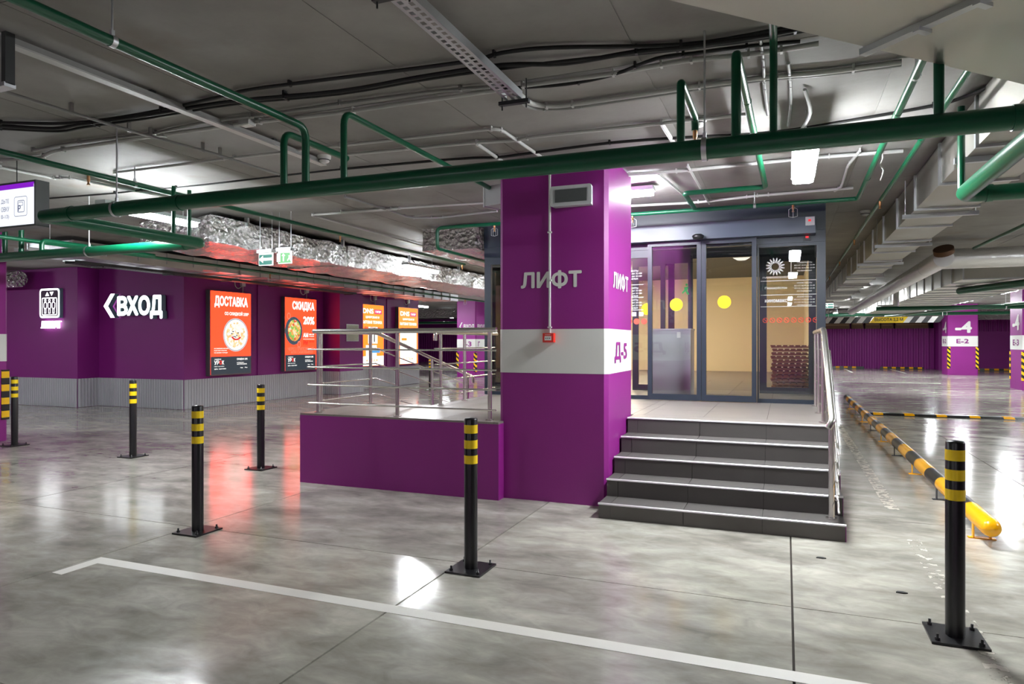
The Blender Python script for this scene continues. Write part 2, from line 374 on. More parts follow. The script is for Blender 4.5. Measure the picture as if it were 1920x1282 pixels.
# ================================================================ THE SETTING
XA, XB, YA, YB = -27.0, 14.0, -9.0, 46.0
fl = MB().box(XA, XB, YA, YB, -.2, -.014).build('floor', mat('joint_dirt', srgb(50, 43, 35), .9), label='polished grey concrete floor of the car park', kind='structure')
JX = [-27, -24.6, -22.2, -19.9, -17.7, -15.5, -13.3, -11.1, -8.9, -6.7, -4.47, -2.06, .035, 2.3, 4.6, 6.9, 9.2, 11.6, 14]
JY = [-9, -6.9, -4.7, -2.5, -.25, 1.95, 4.18, 6.5, 8.7, 10.9, 13.1, 15.3, 17.5, 19.7, 21.9, 46]
far = MB()
for i in range(len(JX)-1):
    for j in range(len(JY)-1):
        b = (JX[i]+.006, JX[i+1]-.006, JY[j]+.004, JY[j+1]-.004, -.02, 0)
        if j in (4, 5, 6, 7, 8, 9, 10, 11, 12, 13) and 4 <= i <= 16: MB().box(*b).build('slab', FLOOR, fl)
        else: far.box(*b)
far.build('slab_field', FLOOR, fl, kind='stuff')
ce = MB().box(XA, XB, YA, YB, ZC+.005, ZC+.2).build('ceiling', CEIL, label='bare grey concrete ceiling slab with faint seams', kind='structure')
for i in range(12):
    for j in range(9):                              # casting fields left by the formwork boards
        x0, y0 = -10.9+1.44*i, .3+1.95*j
        MB().box(x0+.004, x0+1.436, y0+.004, y0+1.946, ZC+.001, ZC+.012).build('casting_field', CEIL, ce)
# far and side walls
def corrugated(name, A, B, z0, z1, m, period, depth, parent=None, label=None, kind=None):
    """vertical trapezoid sheet from A to B; ribs stand out to the right-hand side when walking A to B"""
    A = Vector(A); B = Vector(B); d = (B-A); L = d.length; d = d/L; nrm = Vector((d.y, -d.x)); n = max(1, round(L/period)); p = L/n
    prof = []
    for i in range(n):
        for t, h in ((0, 0), (.35, 0), (.5, 1), (.85, 1)): prof.append(A+d*(p*(i+t))+nrm*(depth*h))
    prof.append(B)
    v = [(q.x, q.y, z0) for q in prof]+[(q.x, q.y, z1) for q in prof]; k = len(prof)
    mb = MB(); mb.add(v, [(i, i+1, k+i+1, k+i) for i in range(k-1)])
    return mb.build(name, m, parent, label=label, kind=kind)
MB().box(XA-.2, XA, YA, YB, -.2, ZC).build('wall_west', PURW, label='purple wall far off beyond the left bays', kind='structure')
MB().box(XB, XB+.2, YA, YB, -.2, ZC).build('wall_east', PURW, label='purple wall far off beyond the right bays', kind='structure')
MB().box(XA, XB, YA-.2, YA, -.2, ZC).build('wall_south', PURW, label='purple wall behind the viewer', kind='structure')
wf = MB().box(XA, XB, YB, YB+.2, -.2, ZC).build('wall_north', PURW, label='dark purple end wall of the car park', kind='structure')
corrugated('sheet', (-27, 45.95), (-14, 45.95), 0, 2.5, PURW, .2, .05, wf)
wr = MB().box(2.0, 7.6, 43.4, 43.7, 0, 2.25).build('wall_right', PURW, label='low purple corrugated wall under the stacked cartons', kind='structure')
corrugated('sheet', (2.0, 43.39), (7.6, 43.39), 0.02, 2.25, PURW, .26, .05, wr)
w2 = MB().box(7.6, 14, 42.4, 43.8, 0, ZC).build('wall_far', PURW, label='purple wall with ribbed upper sheet behind the striped columns', kind='structure')
corrugated('sheet', (8.0, 42.39), (11.5, 42.39), 2.05, ZC, PURW, .2, .06, w2)
# building mass on the left with the light boxes
WP = [(XA, 10.8), (-15.04, 10.8), (-15.04, 11.33), (-12.37, 11.33), (-12.37, 16.24), (-11.8, 16.24), (-11.8, 17.4), (-12.37, 17.4), (-12.37, 21.75), (XA, 21.75)]
wl = MB().prism(WP, 0, ZC).build('wall_left', PURW, label='dark purple painted wall carrying the lit signs and light boxes', kind='structure')
MB().box(-12.37, -12.345, 13.585, 13.61, .66, 2.95).build('seam_strip', PURW, wl)
MB().box(-12.37, -12.345, 19.6, 19.63, .66, 2.95).build('seam_strip', PURW, wl)
bb = thing('baseboard_left', 'grey ribbed metal skirting along the foot of the purple wall', None, (-12.37, 11.33, 0), kind='structure')
for a, b in zip(WP[:-2], WP[1:-1]):
    d = Vector(b)-Vector(a); n = Vector((d.y, -d.x)).normalized()*.012; e = d.normalized()*.03
    corrugated('ribbed_sheet', (a[0]+n.x-e.x*0, a[1]+n.y), (b[0]+n.x, b[1]+n.y), .006, .66, GREYC, .075, .022, bb)
# ================================================================ COLUMNS
def letter_part(parent, name, m, items):
    mb = MB()
    for it in items: text(mb, *it[0], **it[1])
    return mb.build(name, m, parent)
def column(x0, x1, y0, y1, label, band=(1.207, 1.621), base=0, c=.035):
    t = thing('column', label, 'column', ((x0+x1)/2, (y0+y1)/2, base), kind='structure')
    MB().cbox(x0, x1, y0, y1, base, band[0], c).build('lower_shaft', PUR, t)
    MB().cbox(x0-.002, x1+.002, y0-.002, y1+.002, band[0], band[1], c).build('white_band', WHITE, t)
    MB().cbox(x0, x1, y0, y1, band[1], ZC, c).build('upper_shaft', PUR, t)
    return t
def letters(parent, s, face, a0, a1, z0, z1, off, m, bold=.03):
    text(MB(), s, face, a0, a1, z0, z1, off, bold).build('lettering', m, parent)
PC = column(-2.57, -1.5, 6.08, 7.12, 'large purple square column with white band beside the stairs')
letters(PC, 'ЛИФТ', '-y', -2.344, -1.743, 2.0, 2.17, 6.076, WHITE, .035)
letters(PC, 'ЛИФТ', '+x', 6.27, 6.93, 2.0, 2.17, -1.496, WHITE, .035)
letters(PC, 'Д-5', '+x', 6.33, 6.86, 1.30, 1.50, -1.494, PUR, .03)
letters(PC, 'Д-5', '+y', -1.75, -2.3, 1.30, 1.50, 7.126, PUR, .03)
letters(PC, 'ЛИФТ', '+y', -1.743, -2.344, 2.0, 2.17, 7.124, WHITE, .03)
CHEV = chevron_mat('hazard_stripe', srgb(24, 22, 22), srgb(250, 196, 10), .2, 2, 0, 1.0, .5)
def corner_guard(col, x, y, sx, sy, z0, z1):
    g = MB()
    P = [(x+sx*.012, y+sy*.012), (x-sx*.1, y+sy*.012), (x-sx*.1, y), (x, y), (x, y-sy*.1), (x+sx*.012, y-sy*.1)]
    if sx*sy > 0: P = P[::-1]
    P = [(p, q) for p, q in P]; g.prism(P, z0, z1)
    return g.build('corner_guard', CHEV, col)
LC = column(-12.1, -11.03, 5.75, 6.82, 'purple column with white band at the left edge beside a bollard')
corner_guard(LC, -11.03, 6.82, 1, 1, .32, 1.08); corner_guard(LC, -11.03, 5.75, 1, -1, .32, 1.08)
letters(LC, 'ЛИФТ', '+x', 5.95, 6.62, 2.0, 2.17, -11.026, WHITE, .035)
C3 = column(-12.95, -12.05, 26.0, 27.1, 'far purple column lettered with an arrow and level minus three')
letters(C3, 'ВХОД', '-y', -12.62, -12.12, 2.05, 2.25, 25.996, WHITE, .035)
a = MB(); poly(a, '-y', [(-12.72, 2.33), (-12.82, 2.15), (-12.72, 1.97), (-12.67, 1.97), (-12.77, 2.15), (-12.67, 2.33)], 25.995); a.build('arrow_mark', WHITE, C3)
letters(C3, '-3', '-y', -12.55, -12.25, 1.31, 1.52, 25.993, PUR, .03); letters(C3, 'Г', '+x', 26.2, 26.4, 1.31, 1.52, -12.044, PUR, .03); letters(C3, 'ВХОД', '+x', 26.15, 26.9, 2.05, 2.25, -12.046, WHITE, .03)
corner_guard(C3, -12.05, 26.0, 1, -1, .25, 1.05); corner_guard(C3, -12.95, 26.0, -1, -1, .25, 1.05)
E2 = column(6.85, 8.02, 36.2, 37.5, 'far right purple column numbered minus four with E two band', (1.3, 1.77))
letters(E2, '-4', '-y', 7.13, 7.78, 1.91, 2.44, 36.19, WHITE, .035); letters(E2, 'E-2', '-y', 7.18, 7.66, 1.44, 1.64, 36.185, PUR, .02)
letters(E2, '-4', '-x', 37.25, 36.45, 1.91, 2.44, 6.842, WHITE, .035); letters(E2, 'E-2', '-x', 37.2, 36.5, 1.44, 1.64, 6.84, PUR, .02)
corner_guard(E2, 6.85, 36.2, -1, -1, .3, 1.28); corner_guard(E2, 8.02, 36.2, 1, -1, .3, 1.28)
E3 = column(6.8, 7.97, 25.46, 26.75, 'bright purple column cut by the right edge of the picture', (1.26, 1.71))
letters(E3, '-4', '-x', 26.45, 25.75, 1.87, 2.37, 6.792, WHITE, .035); letters(E3, 'E-3', '-x', 26.4, 25.8, 1.39, 1.58, 6.79, PUR, .02)
corner_guard(E3, 6.8, 25.46, -1, -1, .3, 1.2); corner_guard(E3, 6.8, 26.75, -1, 1, .3, 1.2)
# ================================================================ PLATFORM, STAIRS, RAMP
PT = .74
pf = thing('platform', 'raised purple platform topped with grey tiles before the glass entrance', 'platform', (-2, 7.5, 0))
pb = MB().box(-4.83, -2.573, 5.945, 7.25, 0, PT-.02).box(-2.573, -2.52, 5.945, 6.076, 0, PT-.02).box(-3.95, .42, 7.2, 18.6, 0, PT-.02).box(-3.0, -1.6, 7.13, 7.3, 0, PT-.02)
pb.build('plinth', PUR, pf)
MB().box(-4.82, -2.58, 5.955, 7.24, PT-.02, PT-.006).box(-3.94, .41, 7.2, 18.59, PT-.02, PT-.006).build('screed', GROUT, pf)
def tiles(x0, x1, y0, y1, jx, jy, name='tile', m=TILEP, par=None):
    xs = [x0]+[x for x in jx if x0+.02 < x < x1-.02]+[x1]; ys = [y0]+[y for y in jy if y0+.02 < y < y1-.02]+[y1]
    for i in range(len(xs)-1):
        for j in range(len(ys)-1): MB().box(xs[i]+.002, xs[i+1]-.002, ys[j]+.002, ys[j+1]-.002, PT-.02, PT).build(name, m, par)
gx = [-.17+.604*k for k in range(-9, 3)]; gy = [6.86+.3, *[6.86+.3+.604*k for k in range(1, 22)]]
tiles(-4.83, -2.573, 5.945, 7.25, gx, [6.55, 7.16], par=pf); tiles(-2.573, -2.52, 5.945, 6.076, gx, [], par=pf)
tiles(-3.95, -2.57, 7.25, 9.05, gx, gy, par=pf); tiles(-2.57, -1.5, 7.13, 9.05, gx, gy, par=pf); tiles(-1.5, .42, 7.14, 9.05, gx, gy, par=pf)
tiles(-3.95, .42, 9.05, 14.0, gx, gy, par=pf); MB().box(-3.95, .42, 14.0, 18.6, PT-.012, PT).build('far_tiles', TILEP, pf)
st = thing('staircase', 'five dark grey tiled steps with shiny metal nosings', 'stairs', (-.53, 6.4, 0))
NY = [5.675+.29*i for i in range(5)]; NZ = [.13, .2825, .435, .5875, PT]
sx0, sx1 = -1.482, .42
core = MB()
for i in range(5):
    z0 = NZ[i-1] if i else 0; core.box(sx0+.003, sx1-.004, NY[i]+.012, 7.2, z0-(.012 if i else 0), NZ[i]-.014)
core.build('core', GROUT, st)
for i in range(5): MB().box(sx1-.004, sx1+.002, NY[i]+.004, NY[i+1] if i < 4 else 7.2, 0, NZ[i]-.014).build('side_panel', PUR, st)
for i in range(5):
    z0 = NZ[i-1] if i else 0; edges = [sx0, -1.38, -.775, -.17, sx1]
    for k in range(4):
        MB().box(edges[k]+.002, edges[k+1]-.002, NY[i]+.004, NY[i]+.014, z0+.001, NZ[i]-.012).build('riser_tile', TILED, st)
        if i < 4: MB().box(edges[k]+.002, edges[k+1]-.002, NY[i]+.008, NY[i+1]+.004, NZ[i]-.014, NZ[i]).build('tread_tile', TILED, st)
    if i == 4: MB().box(sx0, sx1, NY[i]+.008, 7.14, PT-.014, PT).build('tread_tile', TILEP, st)
    MB().prismx([(NY[i]-.004, NZ[i]-.013), (NY[i]+.009, NZ[i]-.013), (NY[i]+.014, NZ[i]+.0015), (NY[i]+.003, NZ[i]+.0015), (NY[i]-.003, NZ[i]-.003)], sx0-.003, sx1+.003).build('nosing', mat('nosing_metal', (.93, .93, .92, 1), .4, .8), st)
rp = MB().prismx([(7.252, 0), (10.45, 0), (7.252, PT)], -4.83, -3.952)
rp.build('ramp', TILEP, label='sloping tiled ramp running down behind the platform railing', cat='ramp')
# ---------------------------------------------------------------- railings
RT = 1.615; BZ = [.846, 1.04, 1.23, 1.42]
def post(par, x, y, z0, z1, r=.021):
    p = MB().tube([(x, y, z0), (x, y, z1)], r, 14).build('post', STEEL, par)
    MB().cyl((x, y, z0), .042, .012, 'z', 18).build('base_flange', STEEL, p)
    return p
fr = thing('railing', 'long stainless steel railing around the front of the purple platform', 'railing', (-3.7, 6.0, PT))
for x in (-4.66, -3.68, -2.65): post(fr, x, 6.035, PT, RT)
for y in (6.2, 7.17): post(fr, -4.755, y, PT, RT)
MB().tube(rounded([(-2.58, 6.035, RT), (-4.755, 6.035, RT), (-4.755, 7.2, RT)], .09), .026, 14).build('handrail', STEEL, fr)
for z in BZ: MB().tube(rounded([(-2.57, 6.0, z), (-4.80, 6.0, z), (-4.80, 7.2, z)], .06), .0085, 8).build('crossbar', STEEL, fr)
rr = thing('railing', 'stainless railing sloping down along the ramp behind the platform', 'railing', (-4.75, 8.6, 0))
sl = .225
MB().tube(rounded([(-4.755, 7.1, RT), (-4.755, 7.3, RT), (-4.755, 10.0, RT-sl*2.9), (-4.755, 10.16, RT-sl*3.05), (-4.755, 10.16, RT-sl*3.05-.1)], .08), .024, 12).build('handrail', STEEL, rr)
for z in BZ: MB().tube([(-4.80, 7.2, z), (-4.80, 7.35, z), (-4.80, 10.0, z-sl*2.7)], .0085, 8).build('crossbar', STEEL, rr)
for y in (8.75, 9.95): post(rr, -4.755, y, max(0.01, PT-(y-7.252)*.2314), RT-sl*(y-7.25))
rb = thing('railing', 'short level stainless railing between the ramp and the glass wall', 'railing', (-3.85, 8.1, PT))
for y in (7.32, 7.98): post(rb, -3.86, y, PT, RT)
MB().tube(rounded([(-3.86, 7.18, RT-.1), (-3.86, 7.18, RT), (-3.86, 9.04, RT)], .06), .024, 12).build('handrail', STEEL, rb)
for z in BZ: MB().tube([(-3.89, 7.22, z), (-3.89, 9.04, z)], .0085, 8).build('crossbar', STEEL, rb)
rs = thing('railing', 'stainless stair railing on the open right side of the steps', 'railing', (.33, 6.9, .13))
post(rs, .33, 5.83, NZ[0], .92, .023)
for y in (7.02, 7.95, 8.8): post(rs, .33, y, PT, RT)
MB().tube(rounded([(.30, 5.70, .845), (.33, 5.72, .90), (.33, 7.0, RT), (.33, 9.04, RT)], .08), .026, 14).build('handrail', STEEL, rs)
for k, z in enumerate(BZ):
    dz = RT-z; zl = .86-dz*.86
    MB().tube([(.375, 5.72, max(.2, .80-dz*.80)), (.375, 6.9, z), (.375, 9.0, z)], .0085, 8).build('crossbar', STEEL, rs)
    MB().tube([(.33, 5.83, max(.2, .80-dz*.80)+.09), (.375, 5.83, max(.2, .80-dz*.80)+.075)], .006, 6).build('bracket', STEEL, rs)
# ================================================================ GLASS ENTRANCE
FYW = 9.08
hd = thing('trim_1', 'dark blue grey header cladding above the glass entrance', None, (-1.8, FYW, 2.72), kind='structure')
MB().box(-4.07, .45, FYW-.02, FYW+.1, 2.86, ZC).build('header_cladding', FRAME, hd)
MB().box(-4.07, .45, FYW-.01, FYW+.09, 2.72, 2.86).build('header_beam', FRAME, hd)
MB().box(-3.2, .33, FYW-.2, FYW-.02, 2.80, 3.0).build('door_operator_box', mat('operator_grey', srgb(74, 84, 98), .35), hd)
MB().lathe([(.0, -.05), (.06, -.04), (.075, 0), (.05, .02)], (-1.02, FYW-.26, 2.83), 'z', 16).build('motion_sensor', BLACKP, hd)
MB().box(.22, .32, FYW-.225, FYW-.2, 2.89, 2.99).build('status_panel', LBODY, hd)
MB().box(.25, .28, FYW-.228, FYW-.225, 2.935, 2.96).build('status_lamp', mat('red_led', (1, .02, .03, 1), .5, emit=1.0), hd)
MB().box(.2, .285, FYW-.03, FYW-.012, 2.735, 2.815).build('status_panel', DARKM, hd); MB().box(.225, .26, FYW-.033, FYW-.03, 2.765, 2.79).build('status_lamp', MATS['red_led'], hd)
def glazed(name, label, x0, x1, y, z0, z1, fw, fb, th=.05, fl=None, fr=None, kind='structure'):
    fl = fw if fl is None else fl; fr = fw if fr is None else fr
    t = thing(name, label, None, ((x0+x1)/2, y, z0), kind=kind)
    MB().box(x0, x0+fl, y, y+th, z0, z1).build('stile', FRAME, t)
    MB().box(x1-fr, x1, y, y+th, z0, z1).build('stile', FRAME, t)
    a = x0+fl; b = x1-fr
    MB().box(a, b, y, y+th, z0, z0+fb).build('bottom_rail', FRAME, t); MB().box(a, b, y, y+th, z1-fw, z1).build('top_rail', FRAME, t)
    MB().box(a, b, y+th/2-.004, y+th/2+.004, z0+fb, z1-fw).build('pane', GLASS, t)
    return t
w1 = glazed('window_1', 'fixed glass panel printed with opening hours left of the sliding doors', -4.07, -1.66, FYW, PT, 2.72, .10, .05, fr=.03)
w2f = glazed('window_2', 'fixed glass panel with printed emblem right of the sliding doors', -.33, .45, FYW, PT, 2.72, .04, .05, fl=.02, fr=.1)
d1 = glazed('door_1', 'dark framed sliding glass door with yellow dot nearer the column', -1.68, -1.0, FYW-.1, PT+.01, 2.8, .055, .075)
d2 = glazed('door_2', 'dark framed sliding glass door with yellow dot in the centre', -.995, -.335, FYW-.1, PT+.01, 2.8, .055, .075)
YD = mat('yellow_sticker', srgb(250, 205, 0), .5)
disc(MB(), '-y', ony(1268, 571, FYW-.082)[0], ony(1268, 571, FYW-.082)[2], .082, .082, FYW-.084).build('dot_sticker', YD, d1)
disc(MB(), '-y', ony(1358, 566, FYW-.082)[0], ony(1358, 566, FYW-.082)[2], .082, .082, FYW-.084).build('dot_sticker', YD, d2)
disc(MB(), '-y', -1.71, ony(1224, 579, FYW+.02)[2], .078, .078, FYW+.018).build('dot_sticker', YD, w1)
PRW = mat('white_glass_print', srgb(214, 218, 218), .5); PRR = mat('red_glass_print', srgb(226, 84, 66), .5)
def hours(par, x0, x1, y, rows, m):
    mb = MB()
    for s, u0, z0, h in rows: text(mb, s, '-y', x0+u0*(x1-x0), x1-u0*(x1-x0), z0, z0+h, y, .012)
    return mb.build('opening_hours_print', m, par)
yy = FYW+.018
rows = []
for zt in (2.44, 2.21, 2.05):
    rows += [('РЕЖИМ РАБОТЫ', .14, zt, .024), ('ВС-ЧТ 10-00 до 22-00', 0, zt-.036, .024), ('ПТ-СБ 10-00 до 23-00', 0, zt-.072, .024), ('БЕЗ ВЫХОДНЫХ', .14, zt-.108, .024)]
hours(w1, -2.13, -1.78, yy, rows, PRW)
ln = MB()
for z in (2.262, 2.092, 1.925): ln.box(-2.6, -1.76, yy-.001, yy, z, z+.008)
ln.build('divider_print', PRW, w1)
ic = MB()
for k in range(5): ic.box(-2.2+.095*k, -2.2+.095*k+.06, yy-.001, yy, 1.845, 1.9)
ic.build('icon_print', PRW, w1)
ic = MB()
for k in range(7): disc(ic, '-y', -2.35+.1*k, 1.775, .04, .04, yy-.001, 20)
ic.build('prohibition_print', PRR, w1)
ic = MB()
for k in range(9):
    cxk = -.235+.082*k; disc(ic, '-y', cxk, 1.77, .032, .032, yy-.001, 20, .78)
    poly(ic, '-y', [(cxk-.025, 1.79), (cxk-.02, 1.795), (cxk+.025, 1.75), (cxk+.02, 1.745)], yy-.001)
ic.build('prohibition_print', BRICKRED, w2f)
sb = MB(); cxs, czs = -.12, ony(1447, 500, yy)[2]
for k in range(16):
    an = 2*math.pi*k/16
    for dd in (-.19, .19):
        p = [(cxs+r*math.cos(an+o), czs+r*math.sin(an+o)) for r, o in ((.045, -.06), (.045, .06), (.11, dd+.05), (.11, dd-.05))]; poly(sb, '-y', p, yy-.001)
disc(sb, '-y', cxs, czs, .05, .05, yy-.001, 24, .9); sb.build('sunburst_emblem', PRW, w2f)
text(MB(), 'ПАРКОВСКИЙ', '-y', -.265, .02, czs-.145, czs-.118, yy-.001, .01).build('name_print', PRW, w2f)
rows = []
for zt in (czs+.03, czs-.22, czs-.39): rows += [('РЕЖИМ РАБОТЫ', .14, zt, .018), ('ВС-ЧТ 10-00 до 22-00', 0, zt-.034, .018), ('ПТ-СБ 10-00 до 23-00', 0, zt-.068, .018), ('БЕЗ ВЫХОДНЫХ', .14, zt-.102, .018)]
hours(w2f, .10, .33, yy-.001, rows, PRW)
ln = MB()
for z in (czs-.18, czs-.355, czs-.5): ln.box(-.29, .35, yy-.002, yy-.001, z, z+.006)
ln.box(.06, .065, yy-.002, yy-.001, czs-.15, czs+.1); ln.build('divider_print', PRW, w2f)
text(text(MB(), 'Перекрёсток', '-y', -.24, .02, czs-.285, czs-.25, yy-.001, .01), 'киномакс', '-y', -.24, .02, czs-.445, czs-.405, yy-.001, .02).build('name_print', PRW, w2f)
# vestibule behind the glass
vb = thing('wall_vestibule', 'beige panelled walls of the corridor behind the glass doors', None, (-1.8, 18.6, PT), kind='structure')
MB().box(-4.07, .45, 18.6, 18.8, PT-.02, ZC).build('end_panel', BEIGE, vb)
MB().box(-4.07, -3.96, 10.8, 18.6, PT-.02, ZC).build('side_panel', BEIGE, vb); MB().box(.425, .5, 10.8, 18.6, 0, ZC).build('side_panel', BEIGE, vb)
MB().box(-3.95, .42, 9.2, 18.6, 3.17, 3.21).build('ceiling_vestibule', DARKC, label='dark ceiling above the corridor behind the glass doors', kind='structure')
sw = glazed('window_3', 'narrow side glazing on the ramp side of the entrance', -4.07, -3.3, 10.9, PT, 2.8, .06, .06)
sg = thing('window_4', 'glass side wall of the entrance along the ramp', None, (-4.03, 9.9, PT), kind='structure')
MB().box(-4.06, -4.0, 9.19, 10.88, PT, PT+.06).build('bottom_rail', FRAME, sg); MB().box(-4.06, -4.0, 9.19, 10.88, 2.72, ZC).build('top_rail', FRAME, sg); MB().box(-4.035, -4.027, 9.19, 10.88, PT+.06, 2.72).build('pane', GLASS, sg)
rg = thing('window_5', 'glass side wall of the entrance along the wheel stop rail', None, (.42, 9.9, PT), kind='structure')
MB().box(.39, .45, 9.19, 10.78, 0, PT+.06).build('bottom_rail', FRAME, rg); MB().box(.39, .45, 9.19, 10.78, 2.72, ZC).build('top_rail', FRAME, rg); MB().box(.416, .424, 9.19, 10.78, PT+.06, 2.72).build('pane', GLASS, rg)
IY = 10.78
ih = MB().box(-3.95, .42, IY, IY+.1, 2.78, 3.17).build('trim_2', FRAME, label='dark header over the inner sliding doors', kind='structure')
ix = lambda u: ony(u, 600, IY)[0]
iw1 = glazed('window_6', 'inner fixed glass panel seen through the left glazing', ix(1186), ix(1264), IY, PT, 2.78, .09, .09)
iw2 = glazed('window_7', 'inner fixed glass panel seen through the right glazing', ix(1424), .41, IY, PT, 2.78, .10, .09)
idr = glazed('door_3', 'inner sliding glass door with green running figure sticker', ix(1240), ix(1300), IY-.08, PT+.01, 2.78, .07, .06)
GRN = mat('green_sticker', srgb(20, 190, 90), .5)
rm = MB(); gxx = ix(1290)-.02; gzz = ony(1288, 543, IY)[2]
disc(rm, '-y', gxx+.01, gzz+.07, .018, .018, IY-.083, 12); poly(rm, '-y', [(gxx-.03, gzz+.03), (gxx+.04, gzz+.045), (gxx+.02, gzz-.02), (gxx+.05, gzz-.08), (gxx+.02, gzz-.08), (gxx-.01, gzz-.03), (gxx-.05, gzz-.07), (gxx-.06, gzz-.05), (gxx-.02, gzz)], IY-.083)
rm.build('running_figure_sticker', GRN, idr)
cb = thing('cabinet', 'waist high light grey cabinet standing inside the left sliding door', 'cabinet', (-1.45, 10.0, PT))
MB().box(-1.79, -1.24, 9.85, 10.25, PT, PT+.93).build('body', mat('cabinet_grey', srgb(176, 176, 182), .45), cb)
MB().box(-1.80, -1.23, 9.84, 10.26, PT+.93, PT+.95).build('top', mat('cabinet_top', srgb(196, 196, 200), .4), cb); MB().box(-1.43, -1.38, 9.848, 9.85, PT+.82, PT+.9).build('paper_note', WHITE, cb)
pal = MB()
for y in (0, .2, .4): pal.box(-.28, .3, y, y+.09, 0, .02)
for k in range(7): pal.box(-.29+.088*k, -.29+.088*k+.062, 0, .5, .02, .04)
PALM = mat('brown_slat_wood', srgb(140, 92, 60), .55, var=.15, vscale=20)
for k in range(13):
    t = MB(); t.v = [(x+.09+.012*((k*7) % 3-1), y+11.0, z+PT+.056*k) for x, y, z in pal.v]; t.f = list(pal.f); t.sm = list(pal.sm)
    od = ['', 'second', 'third', 'fourth', 'fifth', 'sixth', 'seventh', 'eighth', 'ninth', 'tenth', 'eleventh', 'twelfth', ''][k]
    nm = 'bottom brown slatted mat of the stack behind the right glazing' if k == 0 else 'top brown slatted mat of the stack behind the right glazing' if k == 12 else 'brown slatted mat, %s from the bottom of the stack behind glass' % od
    t.build('slatted_mat', PALM, label=nm, cat='mat', group='stacked slatted mats')
t = thing('ceiling_lamp', 'round pale ceiling lamp visible through the central door', 'lamp', (-.78, 13.7, 3.1))
MB().lathe([(.17, .07), (.17, .03), (.16, .02)], (-.78, 13.7, 3.1), 'z', 24).build('rim', LBODY, t)
MB().lathe([(.0, -.05), (.08, -.04), (.15, 0), (.16, .02), (.0, .02)], (-.78, 13.7, 3.1), 'z', 24).build('diffuser', mat('dim_diffuser', (1, .93, .8, 1), .5, emit=1.2), t)
for k, (x, y, w, l) in enumerate(((-3.55, 12.6, .14, 1.5), (-3.55, 15.6, .14, 1.5), (-2.7, 9.95, .5, .14))):  # strip lamps added out of view to brighten corridor and vestibule
    t = thing('corridor_lamp', ['warm strip lamp on the corridor ceiling nearer the inner door', 'warm strip lamp deeper in the corridor', 'warm strip lamp over the vestibule behind the column'][k], 'lamp', (x, y, 3.1))
    MB().box(x-w/2, x+w/2, y-l/2, y+l/2, 3.12, 3.168).build('housing', LBODY, t); MB().box(x-w/2+.01, x+w/2-.01, y-l/2+.01, y+l/2-.01, 3.09, 3.12).build('diffuser', LEDW, t)
# ================================================================ BOLLARDS
def bollard():
    t = thing('bollard', '-', 'bollard', (0, 0, 0), 'black bollards with yellow bands')
    MB().lathe([(.044, .012), (.044, .988), (.041, .997), (.0, 1.0)], (0, 0, 0), 'z', 28).build('post', BLACKP, t)
    p = MB().box(-.125, .125, -.133, .133, 0, .012).build('base_plate', BLACKP, t)
    for x in (-.095, .095):
        for y in (-.1, .1): MB().lathe([(.013, .012), (.013, .024), (.007, .025), (.007, .042), (0, .043)], (x, y, 0), 'z', 8).build('bolt', BLACKP, p)
    for z0 in (.700, .800, .900): MB().lathe([(.0448, z0), (.0448, z0+.055)], (0, 0, 0), 'z', 28).build('yellow_band', YEL, t)
    return t
BL = [((-.0, 0), '')]
bp = bollard()
spots = [((.80, 4.06), 'nearest black and yellow bollard, right foreground before the striped rail'), ((-1.93, 4.085), 'black and yellow bollard in front of the large purple column'),
         ((-4.32, 4.09), 'black and yellow bollard standing on a floor joint behind the white line'), ((-5.77, 6.4), 'black and yellow bollard beside the platform end, red reflections behind'),
         ((-7.93, 6.45), 'black and yellow bollard before the lit arrow sign'), ((-10.37, 6.5), 'black and yellow bollard against the column at the left edge'),
         ((-10.31, 18.85), 'distant black and yellow bollard seen through the platform railing')]
for i, ((x, y), lb) in enumerate(spots):
    if i == 0: bp.location = (x, y, 0); bp['label'] = lb
    else: copy_tree(bp, None, (x, y, 0), lb)
# ================================================================ FLOOR MARKINGS AND RAILS
L = MB(); L.prism([(-4.43, 3.01), (-4.335, 3.005), (-4.33, 3.25), (4.0, 3.275), (4.0, 3.375), (-4.43, 3.352)], .0, .0015)
L.build('parking_line', WHITEL, label='white painted parking line turning a corner in the foreground', cat='floor marking')
WP1 = worn_paint('worn_white_paint', srgb(226, 218, 204), .46)
MB().box(.835, .945, 6.95, 13.5, 0, .0015).build('worn_line', WP1, label='worn white line running beside the stairs', cat='floor marking')
MB().box(.85, .945, 2.6, 5.95, 0, .0015).build('worn_line', worn_paint('more_worn_paint', srgb(222, 214, 200), .52), label='worn white line passing under the nearest bollard', cat='floor marking')
ws = thing('wheel_stop_rail', 'long low tube rail striped yellow and black beside the stairs', 'rail', (1.39, 12, 0))
rx, rz, r0 = 1.39, .145, .068
YE = [5.86, 6.48, 7.02, 7.56, 8.10, 8.70]
while YE[-1] < 18.3: YE.append(YE[-1]+.58)
cap = [(.0, 0), (.03, .006), (.05, .02), (.063, .045), (.068, .075), (.068, YE[1]-YE[0])]
MB().lathe(cap, (rx, YE[0], rz), 'y', 24).build('yellow_section', YELP, ws)
for i in range(1, len(YE)-1):
    MB().cyl((rx, YE[i], rz), r0-(0.0008 if i % 2 else 0), YE[i+1]-YE[i], 'y', 24).build('black_section' if i % 2 else 'yellow_section', BLACKP if i % 2 else YELP, ws)
MB().lathe([(.068, 0), (.06, .04), (.03, .07), (0, .075)], (rx, YE[-1], rz), 'y', 24).build('end_cap', BLACKP, ws)
y = 6.15; k = 0
